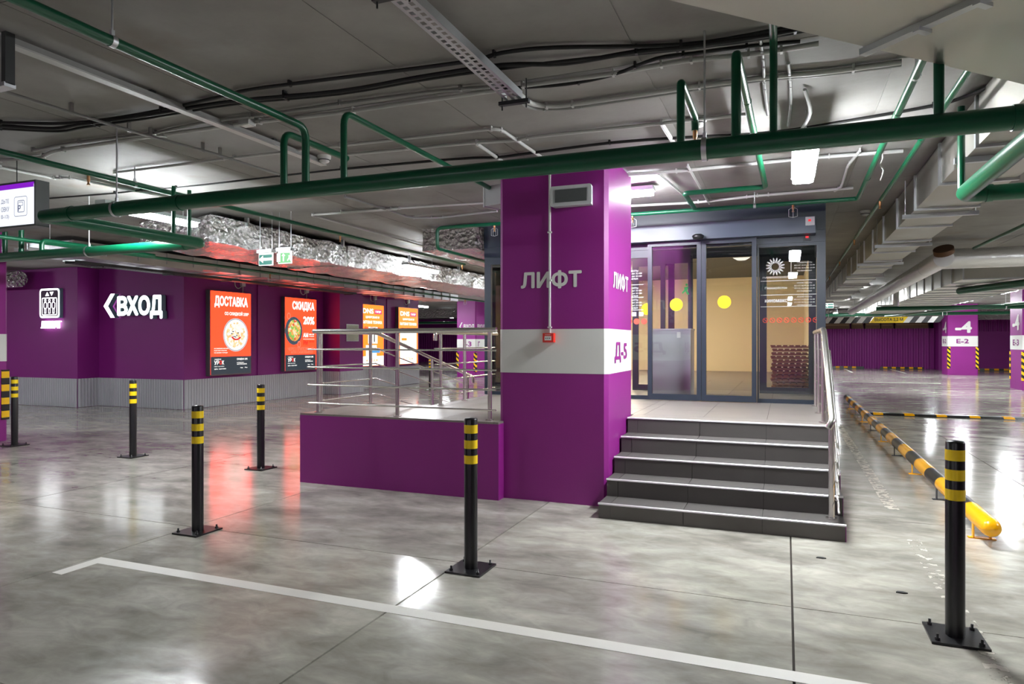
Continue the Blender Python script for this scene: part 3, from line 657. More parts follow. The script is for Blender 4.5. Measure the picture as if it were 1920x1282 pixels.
while y < 18.4:
    b = MB(); b.box(rx-.06, rx-.052, y, y+.05, 0, rz-.03); b.box(rx+.052, rx+.06, y, y+.05, 0, rz-.03); b.box(rx-.09, rx+.09, y, y+.05, 0, .008)
    b.build('bracket', YELP if k % 2 == 0 else DARKM, ws); y += 1.36; k += 1
sbm = thing('speed_bump', 'black rubber speed bump with yellow patches across the lane', 'speed bump', (4, 15.9, 0))
for k in range(22):
    x = 1.62+.28*k
    MB().prismx([(15.72, 0), (16.08, 0), (16.0, .045), (15.8, .045)], x, x+.278).build('rubber_block', BLACKP, sbm)
    if k % 2 == 0: MB().prismx([(15.735, .012), (15.80, .0465), (16.0, .0465), (16.065, .012)][::-1], x+.05, x+.23).build('yellow_patch', YELP, sbm)
for n, (x0, x1, y) in enumerate(((2.5, 4.1, 43.1), (4.9, 7.0, 43.1), (8.6, 10.7, 42.1))):
    t = thing('wheel_stop', ['black wheel stop with yellow patches at the wall nearest the entrance', 'black wheel stop with yellow patches under the height bar', 'black wheel stop with yellow patches right of the E two column'][n], 'wheel stop', ((x0+x1)/2, y, 0), 'wheel stops along the far wall')
    MB().prismx([(y-.08, 0), (y+.08, 0), (y+.05, .12), (y-.05, .12)], x0, x1).build('body', BLACKP, t)
    q = x0+.15
    while q < x1-.2: MB().box(q, q+.2, y-.09, y+.055, .03, .123).build('yellow_patch', YELP, t); q += .42
MB().box(2.0, 5.2, 28.6, 28.72, 0, .0015).build('bay_line', WHITEL, label='short white bay line across the far lane', cat='floor marking')
MB().box(5.3, 5.4, 37.5, 42.5, 0, .0015).build('bay_line', WHITEL, label='white bay line running to the far purple wall', cat='floor marking')
MB().box(3.0, 3.1, 37.5, 42.5, 0, .0015).build('bay_line', WHITEL, label='white bay line ending at the wheel stop by the entrance', cat='floor marking')
hb = thing('height_bar', 'hanging height limit bar striped black and white with yellow panel', 'height bar', (3.2, 28.3, 2.2))
x0, x1 = 1.3, 5.1; q = x0; k = 0
while q < x1-.02:
    w = min(.19, x1-q)
    if not (2.9 < q+.1 < 4.05): MB().add([(q, 28.3, 2.2), (q+w, 28.3, 2.2), (q+w+.16, 28.3, 2.42), (q+.16, 28.3, 2.42), (q, 28.36, 2.2), (q+w, 28.36, 2.2), (q+w+.16, 28.36, 2.42), (q+.16, 28.36, 2.42)], [(0, 1, 2, 3), (7, 6, 5, 4), (0, 4, 5, 1), (3, 2, 6, 7)]).build('black_stripe' if k % 2 else 'white_stripe', BLACKP if k % 2 else WHITE, hb)
    q += .19; k += 1
MB().add([(2.86, 28.295, 2.2), (3.96, 28.295, 2.2), (4.12, 28.295, 2.42), (3.02, 28.295, 2.42), (2.86, 28.36, 2.2), (3.96, 28.36, 2.2), (4.12, 28.36, 2.42), (3.02, 28.36, 2.42)], [(0, 1, 2, 3), (7, 6, 5, 4), (0, 4, 5, 1), (3, 2, 6, 7), (1, 5, 6, 2), (0, 3, 7, 4)]).build('yellow_panel', YEL, hb)
text(MB(), 'ВЫСОТА 2,2 М', '-y', 3.04, 3.96, 2.25, 2.38, 28.29, .02).build('lettering', BLACKP, hb)
for x in (1.5, 5.2): MB().tube([(x, 28.33, 2.4), (x, 28.33, ZC)], .012, 6).build('hanger', GALV, hb)
CARD = mat('brown_carton', srgb(112, 82, 62), .7, var=.2, vscale=6)
for k, (a0, b0, hh) in enumerate(((2.1, 3.4, .42), (3.5, 4.1, .5), (4.2, 4.95, .44), (5.0, 5.6, .38), (5.7, 7.3, .42))):
    t = thing('carton', ['brown carton on the low wall nearest the entrance post', 'tall brown carton under the yellow height panel', 'brown carton right of the tall one on the low wall', 'small brown carton between two wider ones on the wall', 'widest brown carton at the right end of the low wall'][k], 'box', ((a0+b0)/2, 43.6, 2.25), 'cartons on the low far wall')
    MB().box(a0, b0, 43.42, 43.95, 2.25, 2.25+hh).build('box_body', CARD, t); MB().box(a0+.05, b0-.05, 43.41, 43.42, 2.25+hh*.45, 2.25+hh*.6).build('tape', mat('carton_tape', srgb(150, 120, 88), .5), t)
# ================================================================ LIT SIGNS ON THE LEFT WALL
ls = thing('lift_sign', 'lit white lift pictogram sign with three figures and letters below', 'sign', (-15.86, 10.75, 1.82))
F = 10.70
MB().box(-16.20, -15.52, 10.72, 10.80, 2.06, 2.74).build('backing', SIGNB, ls)
MB().box(-16.17, -15.55, 10.715, 10.72, 2.09, 2.71).build('face', mat('sign_dark_purple', srgb(60, 16, 66), .5), ls)
rrect_ring(MB(), '-y', -16.20, -15.52, 2.06, 2.74, .09, .04, 10.712).build('outer_frame', SIGNW, ls)
rrect_ring(MB(), '-y', -16.12, -15.60, 2.12, 2.53, .04, .02, 10.712).build('inner_frame', SIGNW, ls)
for k in range(3):
    cx = -16.0+.14*k; g = MB(); disc(g, '-y', cx, 2.465, .034, .034, 10.711, 16, .62)
    rrect_ring(g, '-y', cx-.055, cx+.055, 2.27, 2.43, .045, .015, 10.711); rrect_ring(g, '-y', cx-.033, cx+.033, 2.16, 2.28, .012, .014, 10.7105); g.build('figure', SIGNW, ls)
g = MB(); poly(g, '-y', [(-16.0, 2.57), (-15.87, 2.57), (-15.935, 2.66)], 10.711); g.build('up_arrow', SIGNW, ls)
g = MB(); poly(g, '-y', [(-15.85, 2.66), (-15.785, 2.57), (-15.72, 2.66)], 10.711); g.build('down_arrow', SIGNW, ls)
for k, ch in enumerate('ЛИФТ'):
    a0 = -16.18+.166*k; lp = text(MB(), ch, '-y', a0+.008, a0+.145, 1.82, 1.99, 10.78, .018, .06).build('letter', SIGNW, ls)
es = thing('entrance_sign', 'lit white raised letters with an arrow pointing left on purple wall', 'sign', (-13.8, 11.3, 2.06))
g = MB()
P = [(-14.69, 2.33), (-14.46, 2.61), (-14.33, 2.61), (-14.55, 2.33), (-14.33, 2.06), (-14.46, 2.06)]
n = len(P); g.add([(a, 11.18, z) for a, z in P], [(0, 5, 4, 3), (0, 3, 2, 1)]); g.build('arrow', SIGNW, es)
g = MB(); g.add([(a, 11.18, z) for a, z in P]+[(a, 11.30, z) for a, z in P], [(i, (i+1) % n, n+(i+1) % n, n+i) for i in range(n)]); g.build('arrow_edge', SIGNB, es)
wd = {'В': (-14.25, -13.92), 'Х': (-13.94, -13.58), 'О': (-13.58, -13.22), 'Д': (-13.22, -12.84)}
for ch, (a0, a1) in wd.items():
    z0 = 2.02 if ch == 'Д' else 2.10
    l = text(MB(), ch, '-y', a0, a1, z0, 2.55, 11.18, .045).build('letter', SIGNW, es)
    g = text(MB(), ch, '-y', a0, a1, z0, 2.55, 11.30, .045, .115); g.build('letter_return', SIGNB, l)
# ---------------------------------------------------------------- light boxes
OR_ = mat('lit_orange', (1.0, .027, .007, 1), .5, emit=4.4); FT = mat('lit_charcoal', (.022, .035, .05, 1), .5, emit=1.0)
LW = mat('lit_white', (1, .97, .93, 1), .5, emit=1.6); YE_ = mat('lit_yellow', (1.0, .13, .004, 1), .5, emit=3.0); CASE = mat('lightbox_case', srgb(96, 96, 98), .4)
MAG = mat('lit_magenta', (.85, .02, .20, 1), .5, emit=1.0); LBK = mat('lit_black', (.03, .015, .02, 1), .5, emit=.6); LRED = mat('lit_red', (.8, .03, .02, 1), .5, emit=1.0); LPINK = mat('lit_pale_orange', (1, .28, .18, 1), .5, emit=1.0); LBLUE = mat('lit_blue', (.1, .4, .8, 1), .5, emit=1.0)
WX = -12.37
def lightbox(y0, y1, label, face):
    t = thing('light_box', label, 'light box', (WX+.1, (y0+y1)/2, .73), 'light boxes on the purple wall')
    MB().box(WX+.005, WX+.13, y0, y1, .72, 2.70).build('case', CASE, t)
    MB().box(WX+.13, WX+.134, y0+.02, y1-.02, .74, 2.68).build('face', face, t)
    return t
X1 = WX+.136
def rows_text(par, m, rows, bold=.03):
    mb = MB()
    for s, a0, a1, z0, z1 in rows: text(mb, s, '+x', a0, a1, z0, z1, X1, bold)
    return mb.build('lettering', m, par)
def footer(par, y0, sub):
    MB().box(WX+.134, WX+.1355, y0+.02, y0+1.28, .74, 1.16).build('footer_panel', FT, par)
    rows_text(par, LW, [('СЕМЕЙНОЕ', y0+.13, y0+.33, 1.085, 1.115), ('УР', y0+.12, y0+.27, .97, 1.07), ('К', y0+.36, y0+.42, .97, 1.07), ('кафе и доставка', y0+.12, y0+.42, .92, .94), (sub, y0+.82, y0+1.17, 1.06, 1.115), ('НА ПЕРВЫЙ ЗАКАЗ', y0+.82, y0+1.05, .995, 1.02), ('ЧЕРЕЗ ПРИЛОЖЕНИЕ', y0+.82, y0+1.15, .955, .98), ('ЗДЕСЬ   И ДОСТАВКА', y0+.12, y0+.48, .855, .885), ('App', y0+.93, y0+1.02, .865, .895), ('Play', y0+1.08, y0+1.17, .865, .895)], .02)
    disc(MB(), '+x', y0+.315, 1.02, .045, .05, X1+.0005, 20, .4).build('logo_ring', LRED, par)
A1 = lightbox(11.94, 13.24, 'orange light box showing a pale soup bowl, nearest the corner', OR_)
y0 = 11.94
rows_text(A1, LW, [('ДОСТАВКА', y0+.13, y0+1.18, 2.30, 2.58)], .045); rows_text(A1, LW, [('СО СКИДКОЙ 23%*', y0+.44, y0+1.21, 2.12, 2.23)], .03)
rows_text(A1, LW, [('НА САМОВЫВОЗ ИЗ КАФЕ', y0+.12, y0+.55, 1.335, 1.36), ('И ДОСТАВКУ КУРЬЕРОМ', y0+.12, y0+.5, 1.285, 1.31), ('ПО ВСЕМУ ГОРОДУ', y0+.12, y0+.53, 1.235, 1.26)], .02)
disc(MB(), '+x', y0+.79, 1.67, .40, .40, X1).build('bowl_print', mat('lit_grey_plate', (.55, .57, .6, 1), .5, emit=1.0), A1)
disc(MB(), '+x', y0+.79, 1.67, .36, .36, X1+.0006).build('rim_print', LW, A1)
disc(MB(), '+x', y0+.79, 1.67, .31, .31, X1+.0012).build('soup_print', food_mat('soup', [(1, .93, .85, 1), (1, .9, .78, 1), (1, .97, .92, 1), (.95, .62, .25, 1), (1, .93, .86, 1), (1, .95, .9, 1), (.95, .75, .4, 1), (1, .95, .92, 1)], 1.05, 18), A1)
g = MB()
for k in range(10): an = math.pi*(1.15+.075*k); disc(g, '+x', y0+.80+.14*math.cos(an), 1.66+.10*math.sin(an), .03, .02, X1+.0018, 8)
g.build('chilli_print', LRED, A1)
g = MB()
for aa, zz in ((.70, 1.75), (.86, 1.72), (.78, 1.62), (.82, 1.66), (.73, 1.63), (.66, 1.70)): disc(g, '+x', y0+aa, zz, .03, .012, X1+.0019, 7)
g.build('herb_print', LBK, A1)
footer(A1, y0, 'СКИДКА 23%')
A2 = lightbox(14.45, 15.77, 'orange light box showing a dark frying pan of vegetables', OR_)
y0 = 14.45
rows_text(A2, LW, [('СКИДКА', y0+.30, y0+1.22, 2.33, 2.6), ('20%', y0+.74, y0+1.22, 1.98, 2.2)], .045)
rows_text(A2, LW, [('АМ', y0+.74, y0+.95, 1.63, 1.75), ('8:00-11:00', y0+.99, y0+1.2, 1.69, 1.73), ('по будням', y0+.99, y0+1.2, 1.64, 1.67)], .03); MB().box(X1-.001, X1, y0+.74, y0+1.22, 1.575, 1.585).build('rule_print', LW, A2)
rows_text(A2, LBK, [('РМ', y0+.75, y0+.93, 1.42, 1.54), ('20:00-23:00', y0+.99, y0+1.2, 1.49, 1.53)], .02)
rows_text(A2, LPINK, [('ЧЕРЕЗ ПРИЛОЖЕНИЕ', y0+.12, y0+1.2, 1.27, 1.36)], .005); rows_text(A2, LPINK, [('ИЛИ САМОВЫВОЗ', y0+.25, y0+1.15, 1.19, 1.26)], .005)
disc(MB(), '+x', y0+.36, 1.80, .35, .38, X1).build('pan_print', mat('lit_slate', (.06, .085, .11, 1), .5, emit=1.0), A2)
disc(MB(), '+x', y0+.38, 1.81, .26, .29, X1+.0006).build('vegetable_print', food_mat('veg', [(.9, .55, .08, 1), (.95, .75, .25, 1), (.3, .6, .1, 1), (.85, .12, .05, 1), (.95, .8, .5, 1), (.9, .45, .1, 1), (1, .85, .7, 1)], 1.0, 17), A2)
disc(disc(MB(), '+x', y0+.16, 2.19, .07, .09, X1+.0006, 20, .7), '+x', y0+.57, 1.44, .07, .09, X1+.0006, 20, .7).build('handle_print', LPINK, A2)
footer(A2, y0, 'СКИДКА 20%')
for n, (y0, lb) in enumerate(((17.9, 'yellow light box half hidden by the pilaster'), (20.14, 'yellow light box at the far end of the purple wall'))):
    A = lightbox(y0, y0+1.33, lb, YE_)
    MB().box(WX+.134, WX+.1352, y0+.1 if n else y0+.02, y0+1.22 if n else y0+1.31, .75, 1.9 if n else 1.05).build('white_panel', mat('lit_white_panel', (1, .97, .93, 1), .5, emit=2.0), A)
    MB().box(WX+.134, WX+.1355, y0+.78, y0+1.2, 2.40, 2.54).build('magenta_tab', MAG, A)
    rows_text(A, LW, [('DNS', y0+.12, y0+.72, 2.40, 2.56), ('ГИПЕР', y0+.83, y0+1.15, 2.435, 2.505), ('ЦИФРОВАЯ И', y0+.28, y0+1.05, 2.24, 2.33), ('БЫТОВАЯ ТЕХНИКА', y0+.10, y0+1.22, 2.08, 2.18)], .035)
    rows_text(A, mat('lit_maroon', (.25, .01, .06, 1), .5, emit=1.0), [('dns-shop.ru', y0+.2, y0+1.1, 1.88 if not n else 1.92, 2.0)], .03)
    rows_text(A, YE_, [('4 ЭТАЖ', y0+.3, y0+1.0, .86, .97)], .03)
    if not n:
        f = MB().box(WX+.134, WX+.1357, y0+.42, y0+.95, 1.45, 1.98).box(WX+.134, WX+.1357, y0+.3, y0+.9, 1.05, 1.4).build('fridge_print', LW, A)
        MB().box(WX+.134, WX+.136, y0+.5, y0+1.1, 1.15, 1.3).build('blue_product_print', LBLUE, A); MB().box(WX+.134, WX+.1361, y0+.74, y0+.8, 1.5, 1.95).build('door_gap_print', LBK, A)
    else:
        MB().box(WX+.134, WX+.1357, y0+.2, y0+.55, 1.55, 1.64).build('orange_tag_print', YE_, A); rows_text(A, LBLUE, [('цены Вниз', y0+.25, y0+.95, 1.36, 1.48)], .0)
nb = MB().box(-11.80, -11.785, 16.72, 17.2, 1.02, 1.96)
t = thing('notice_board', 'pale framed notice sheet on the side of the pilaster', 'notice', (-11.79, 16.95, 1.3))
MB().box(-11.80, -11.785, 16.55, 17.15, 1.52, 2.02).build('sheet', mat('notice_paper', srgb(190, 196, 180), .5, var=.2, vscale=18), t); rrect_ring(MB(), '+x', 16.55, 17.15, 1.52, 2.02, .01, .02, -11.784).build('frame', GALV, t)
# wall boxes with cable tails above each light box
for n, y in enumerate((13.0, 15.4, 18.8, 20.9)):
    t = thing('junction_box', 'small grey cable box above the %s light box' % ['soup', 'frying pan', 'pilaster side', 'end of wall'][n], 'junction box', (-12.3, y, 2.8), 'cable boxes above the light boxes')
    MB().box(WX, WX+.07, y, y+.12, 2.86, 3.0).build('body', LBODY, t); MB().tube([(WX+.035, y+.06, 2.86), (WX+.035, y+.06, 2.70)], .012, 6).build('tail', PVC, t)
    MB().tube(smooth_path([(WX+.04, y-.18, 3.1), (WX+.04, y-.2, 2.88), (WX+.04, y-.1, 2.8), (WX+.04, y+.03, 2.86)]), .012, 6).build('cable_loop', PVC, t)
# ================================================================ COLUMN FITTINGS
sp = thing('loudspeaker', 'white rectangular wall loudspeaker high on the purple column', 'speaker', (-1.82, 6.03, 2.755))
MB().prism([(-2.0, 6.08), (-1.64, 6.08), (-1.63, 5.98), (-2.01, 5.98)][::-1], 2.75, 2.925).build('housing', LBODY, sp)
rrect_ring(MB(), '-y', -2.015, -1.625, 2.745, 2.93, .02, .03, 5.972).build('bezel', LBODY, sp)
MB().box(-1.97, -1.67, 5.974, 5.98, 2.78, 2.895).build('grille', mat('speaker_grille', srgb(84, 88, 88), .35, var=.1, vscale=60), sp)
s2 = thing('loudspeaker', 'pale loudspeaker on the ramp side of the purple column', 'speaker', (-2.7, 6.5, 2.88))
MB().prism([(-2.572, 6.3), (-2.572, 6.62), (-2.78, 6.58), (-2.86, 6.38)][::1], 2.89, 3.09).build('housing', LBODY, s2)
MB().prism([(-2.862, 6.375), (-2.785, 6.585), (-2.80, 6.592), (-2.877, 6.382)], 2.88, 3.10).build('bezel', LBODY, s2); MB().box(-2.6, -2.571, 6.4, 6.5, 2.83, 2.89).build('bracket', DARKM, s2)
cp = thing('fire_call_point', 'red fire alarm call point on the white column band', 'call point', (-2.05, 6.05, 1.495))
MB().box(-2.105, -2.0, 6.02, 6.078, 1.497, 1.583).build('housing', RED, cp); MB().box(-2.085, -2.02, 6.017, 6.02, 1.515, 1.555).build('face', WHITE, cp)
for dx in (-.018, 0, .018): MB().cyl((-2.0525+dx, 6.015, 1.535), .005, .003, 'y', 10).build('indicator', BLACKP, cp)
text(MB(), 'ПОЖАР', '-y', -2.08, -2.025, 1.563, 1.573, 6.0165, .01).build('lettering', WHITE, cp)
cn = thing('conduit', 'thin white conduit running down the column to the call point', 'conduit', (-2.05, 6.07, 1.58))
MB().tube([(-2.05, 6.066, 1.58), (-2.05, 6.066, ZC)], .011, 10).build('tube', PVC, cn)
for z in (1.63, 2.07, 2.52): MB().box(-2.068, -2.032, 6.05, 6.079, z, z+.014).build('clip', PVC, cn)
# ================================================================ LAMPS
def lamp(cx, cy, z, along, L_, w, label, rods=True, m=LED):
    t = thing('strip_lamp', label, 'lamp', (cx, cy, z), 'car park strip lamps')
    h, q = L_/2, w/2
    def bx(a0, a1, b0, b1, z0, z1): return MB().box(cx+(b0 if along == 'y' else a0), cx+(b1 if along == 'y' else a1), cy+(a0 if along == 'y' else b0), cy+(a1 if along == 'y' else b1), z0, z1)
    bx(-h, h, -q, q, z+.045, z+.09).build('housing', LBODY, t)
    P = [(-h+.012, -q*.6), (-h+.05, -q+.012), (h-.05, -q+.012), (h-.012, -q*.6), (h-.012, q*.6), (h-.05, q-.012), (-h+.05, q-.012), (-h+.012, q*.6)]
    P = [(cx+b, cy+a) if along == 'y' else (cx+a, cy+b) for a, b in P]
    if along == 'y': P = P[::-1]
    MB().prism(P, z, z+.045).build('diffuser', m, t)
    if rods:
        for s in (-.35, .35):
            x, y = (cx, cy+s*L_) if along == 'y' else (cx+s*L_, cy)
            MB().tube([(x, y, z+.09), (x, y, ZC)], .005, 6).build('rod', GALV, t)
lamp(-6.67, 5.66, 2.9, 'y', 1.25, .15, 'bright strip lamp behind the green pipe elbow, upper left')
lamp(.14, 5.95, 2.9, 'y', 1.25, .19, 'bright strip lamp hanging under the main green pipe near the duct')
lamp(-6.62, 11.75, 2.9, 'y', 1.25, .15, 'strip lamp hanging beside the long foil duct')
lamp(-1.95, 7.45, 3.1, 'x', 1.25, .15, 'strip lamp on the ceiling behind the purple column', False)
lamp(-9.2, 27.0, 2.9, 'x', 1.25, .15, 'distant strip lamp beyond the end of the purple wall')
lamp(5.8, 28.4, 2.9, 'y', 1.25, .16, 'distant strip lamp between the two far right columns')
lamp(5.8, 22.9, 2.9, 'y', 1.25, .16, 'strip lamp in front of the bright column at the right edge')
HID = [((5.8, 6.4), 'strip lamp out of view over the right lane beside the stairs'), ((-13.3, 5.6), 'strip lamp out of view over the far left bay'), ((.14, -6), 'strip lamp well behind the viewer'),
       ((-6.67, -6), 'strip lamp well behind the viewer over the left lane'), ((5.8, 11.9), 'strip lamp over the right lane level with the foil elbow'), ((5.8, 34), 'strip lamp beside the numbered column at the far right'),
       ((-6.62, 18), 'next strip lamp beyond the one beside the foil duct'), ((-13.6, 24), 'strip lamp past the end of the light box wall'), ((-20, 6), 'strip lamp at the far left end of the hall'),
       ((5.8, 17.4), 'strip lamp over the speed bump lane'), ((2.3, 37.5), 'strip lamp before the low wall with cartons'), ((2.6, 31), 'strip lamp just beyond the height bar'), ((-18, 35), 'strip lamp deep in the left rear bays'),
       ((-6, 36), 'strip lamp deep behind the glass entrance'), ((10.5, 34), 'strip lamp right of the numbered column'), ((10.5, 24), 'strip lamp right of the bright edge column'), ((2.6, 24), 'strip lamp just before the height bar')]
for (x, y), lb in HID: lamp(x, y, 2.9, 'y', 1.25, .15, lb)
# ================================================================ GREEN PIPES
def pipe(label, pts, r, rad=.09, flanges=(), hangers=(), heads=(), cat='pipe', seg=16, caged=()):
    b = MB().tube(rounded(pts, rad), r, seg)
    t = thing('sprinkler_pipe', label, cat, b.base())
    b.build('tube', GREEN, t)
    for (x, y, z, ax) in flanges: MB().cyl((x-(.02 if ax == 'x' else 0), y-(.02 if ax == 'y' else 0), z-(.02 if ax == 'z' else 0)), r*1.1, .04, ax, 18).build('coupling', GREEN, t)
    for (x, y, z, ax) in hangers:
        rg = MB(); n = 20; R = r*1.13
        P = [(R*math.cos(2*math.pi*k/n), R*math.sin(2*math.pi*k/n)) for k in range(n)]
        rg.add([((x+s*.014, y+p, z+q) if ax == 'x' else (x+p, y+s*.014, z+q)) for s in (-1, 1) for p, q in P], [(k, (k+1) % n, n+(k+1) % n, n+k) for k in range(n)], True)
        h = rg.build('hanger_ring', GALV, t)
        MB().box(x-.009, x+.009, y-.009, y+.009, z+R-.004, z+R+.025).build('ring_nut', GALV, h)
        MB().tube([(x, y, z+R), (x, y, ZC)], .006, 6).build('hanger_rod', GALV, t)
    for (x, y, z) in heads:
        s = MB().lathe([(.014, 0), (.014, -.05), (.009, -.055), (.009, -.075), (.016, -.08), (.016, -.084), (0, -.085)][::-1], (x, y, z-r*.6), 'z', 10).build('sprinkler_head', mat('brass', (.5, .26, .12, 1), .35, 1), t)
        if (x, y, z) in caged:
            for a in range(4):
                c, d = math.cos(a*math.pi/2)*.045, math.sin(a*math.pi/2)*.045
                MB().tube([(x+c*.3, y+d*.3, z-.05), (x+c, y+d, z-.07), (x+c, y+d, z-.15), (x, y, z-.16)], .003, 5).build('cage_wire', GALV, s)
    return t
MZ = 2.565; MR = .057
pipe('thick dark green main pipe crossing the whole picture', [(1.19, 3.9, MZ), (-5.84, 3.9, MZ)][::-1], MR, hangers=[(ony(1321, 280, 3.9)[0], 3.9, MZ, 'x'), (ony(219, 387, 3.9)[0]+.0, 3.9, MZ, 'x')], flanges=[(1.02, 3.9, MZ, 'x'), (-5.5, 3.9, MZ, 'x'), (-4.3, 3.9, MZ, 'x')], seg=24)
pipe('thick green pipe turning back from the main pipe, upper right corner', [(1.10, 3.9, MZ), (1.19, 3.9, MZ), (1.19, 5.8, MZ), (7.5, 5.8, MZ)], MR, .1, flanges=[(1.35, 5.8, MZ, 'x'), (1.19, 4.1, MZ, 'y')], seg=24)
pipe('thick green pipe doubling back behind the hanging sign, upper left', [(-5.75, 3.9, MZ), (-5.84, 3.9, MZ), (-5.84, 5.6, MZ), (-14.5, 5.6, MZ)], MR, .1, flanges=[(-6.1, 5.6, MZ, 'x')], hangers=[(ony(167, 462, 5.6)[0], 5.6, MZ, 'x')], seg=24)
pipe('green branch rising from the main pipe and running toward the viewer', [(-3.12, 3.9, MZ+.03), (-3.12, 3.9, 3.0), (-3.12, .2, 3.0)], .027, hangers=[(-3.12, 2.42, 3.0, 'y')])
pipe('short green branch looping back left of the taller riser', [(-3.31, 3.9, MZ+.03), (-3.31, 3.9, 2.99), (-3.31, 4.65, 2.99)], .025)
pipe('green branch slanting down from the riser left of the column', [(-2.80, 3.9, MZ+.03), (-2.80, 3.9, 3.07), (-2.80, 6.5, 3.07)], .023)
pipe('short green branch ending in a sprinkler right of the column', [(-.545, 3.9, MZ+.03), (-.545, 3.9, 2.955), (-.545, 4.5, 2.955), (-.545, 4.55, 2.93), (-.545, 4.55, 2.87)], .023, .03, heads=[(-.545, 4.55, 2.89)])
pipe('green riser that runs back and turns left over the steps', [(-.25, 3.9, MZ+.03), (-.25, 3.9, 3.08), (-.19, 7.42, 3.08), (-1.0, 7.42, 3.08), (-1.0, 8.27, 3.08)], .026, .07, flanges=[(-.235, 4.75, 3.08, 'y')])
pipe('green riser going up behind the big grey duct', [(-.06, 3.9, MZ+.03), (-.06, 3.9, 3.12), (-.06, 2.0, 3.12)], .02)
hd_ = [(.62*1-.2, 8.3, 3.06), (-2.0+.05, 8.3, 3.06), (-3.9, 8.3, 3.06)]
hd_ = [(ony(1487, 380, 8.3)[0], 8.3, 3.06), (ony(1186, 398, 8.3)[0], 8.3, 3.06), (ony(927, 415, 8.3)[0], 8.3, 3.06)]
pipe('green sprinkler pipe crossing in front of the entrance header', [(.70, 3.9, MZ+.03), (.70, 3.9, 3.06), (.73, 8.3, 3.06), (-4.43, 8.3, 3.06), (-4.43, 8.3, 2.78), (-4.43, 12.2, 2.78)], .024, .07, heads=hd_, caged=hd_, flanges=[(.71, 5.3, 3.06, 'y'), (.725, 7.3, 3.06, 'y')], hangers=[(.71, 4.6, 3.06, 'y'), (-.33, 8.3, 3.06, 'x')])
pipe('long thin green sprinkler line left of the galvanised duct', [(.97, 4.0, 3.05), (.95, 25.0, 3.05)], .021, heads=[(.955, y, 3.05) for y in (8.4, 11.4, 14.4, 17.6, 21.0)], flanges=[(.96, 6.0, 3.05, 'y')])
pipe('green sprinkler line with heads passing above the left pipe loop', [(-5.93, 1.5, 3.05), (-5.95, 12.3, 3.05)], .026, heads=[(-5.94, 4.37, 3.04), (-5.95, 8.2, 3.04), (-5.95, 12.2, 3.04)], hangers=[(-5.94, 4.85, 3.05, 'y')])
pipe('thin green drop pipe on the left pipe loop, nearer one', [(-5.84, 5.22, MZ+.03), (-5.84, 5.22, 3.1)], .02)
pipe('thin green drop pipe on the left pipe loop, farther one', [(-5.84, 5.42, MZ+.03), (-5.84, 5.42, 3.1)], .02)
pipe('green vertical drop behind the lit hanging sign, nearer the column', [(-9.12, 5.6, MZ+.03), (-9.12, 5.6, 3.1)], .03)
pipe('green vertical drop behind the lit hanging sign, under its corner', [(-8.81, 5.6, MZ+.03), (-8.81, 5.6, 3.1)], .03)
pipe('small green loop behind the bright green pipe on the left', [(-8.43, 5.6, MZ+.03), (-8.43, 5.6, 2.74), (-8.43, 7.2, 2.74)], .028, .06)
pipe('green sprinkler line under the left edge of the foil duct', [(-8.45, 5.0, 2.72), (-8.45, 25, 2.72)], .024, heads=[(-8.45, y, 2.72) for y in (9.6, 13.5, 17.5)], caged=[(-8.45, y, 2.72) for y in (9.6, 13.5, 17.5)])
pipe('thin green vertical link on the right pipe corner', [(1.165, 5.72, MZ+.03), (1.165, 5.72, 3.18)], .024)
pipe('green pipe far right running across under the ceiling', [(2.4, 22.0, 2.45), (14, 22.0, 2.45)], .06, hangers=[(5.5, 22.0, 2.45, 'x')])
pipe('green pipe angled at the far right beneath the foil pipe', [(3.55, 17.6, 2.62), (4.9, 13.7, 2.62), (13, 13.7, 2.62)], .075, .12, hangers=[(7.5, 13.7, 2.62, 'x')])
pipe('slim green line slanting over the far right lane', [(3.6, 30, 2.5), (7.4, 14.0, 2.5)], .04, hangers=[(6.5, 17.8, 2.5, 'x')])
pipe('distant green pipe across the end of the right lane', [(1.5, 33.0, 2.68), (13.5, 33.0, 2.68)], .07, hangers=[(6.2, 33.0, 2.68, 'x')])
pipe('distant green pipe beyond the end of the purple wall', [(-26, 33.0, 2.55), (-9.8, 33.0, 2.55)], .07, hangers=[(-16, 33.0, 2.55, 'x')])
pipe('sprinkler line at upper right over the foil elbow', [(2.95, 4.6, 3.0), (2.8, 12.9, 3.0)], .024, heads=[(2.87, 9.5, 3.0)], hangers=[(2.91, 6.5, 3.0, 'y')])
# ================================================================ DUCTS
def duct_y(label, x0, x1, y0, y1, z0, z1, m=DUCTM, step=1.25, fl=True, name='duct', low=True):
    t = thing(name, label, 'duct', ((x0+x1)/2, (y0+y1)/2, z0))
    n = max(1, round((y1-y0)/step)); d = (y1-y0)/n
    for k in range(n):
        MB().box(x0, x1, y0+d*k+.003, y0+d*(k+1)-.003, z0, z1).build('section', m, t)
        if fl:
            y = y0+d*k
            g = MB(); g.box(x0-.02, x0, y-.02, y+.02, z0-.02, z1); g.box(x1, x1+.02, y-.02, y+.02, z0-.02, z1); g.box(x0, x1, y-.02, y+.02, z0-.02, z0); g.build('flange', GALV, t)
            if k % 2 and low:
                g = MB(); g.box(x0-.08, x1+.08, y+.3, y+.34, z0-.045, z0-.004); b = g.build('support_rail', GALV, t)
                for x in (x0-.05, x1+.05): MB().tube([(x, y+.32, z0-.03), (x, y+.32, ZC)], .005, 6).build('support_rod', GALV, t)
    return t
D1 = duct_y('galvanised rectangular duct running away along the right side', 1.235, 1.77, 4.36, 25, 2.858, 3.2)
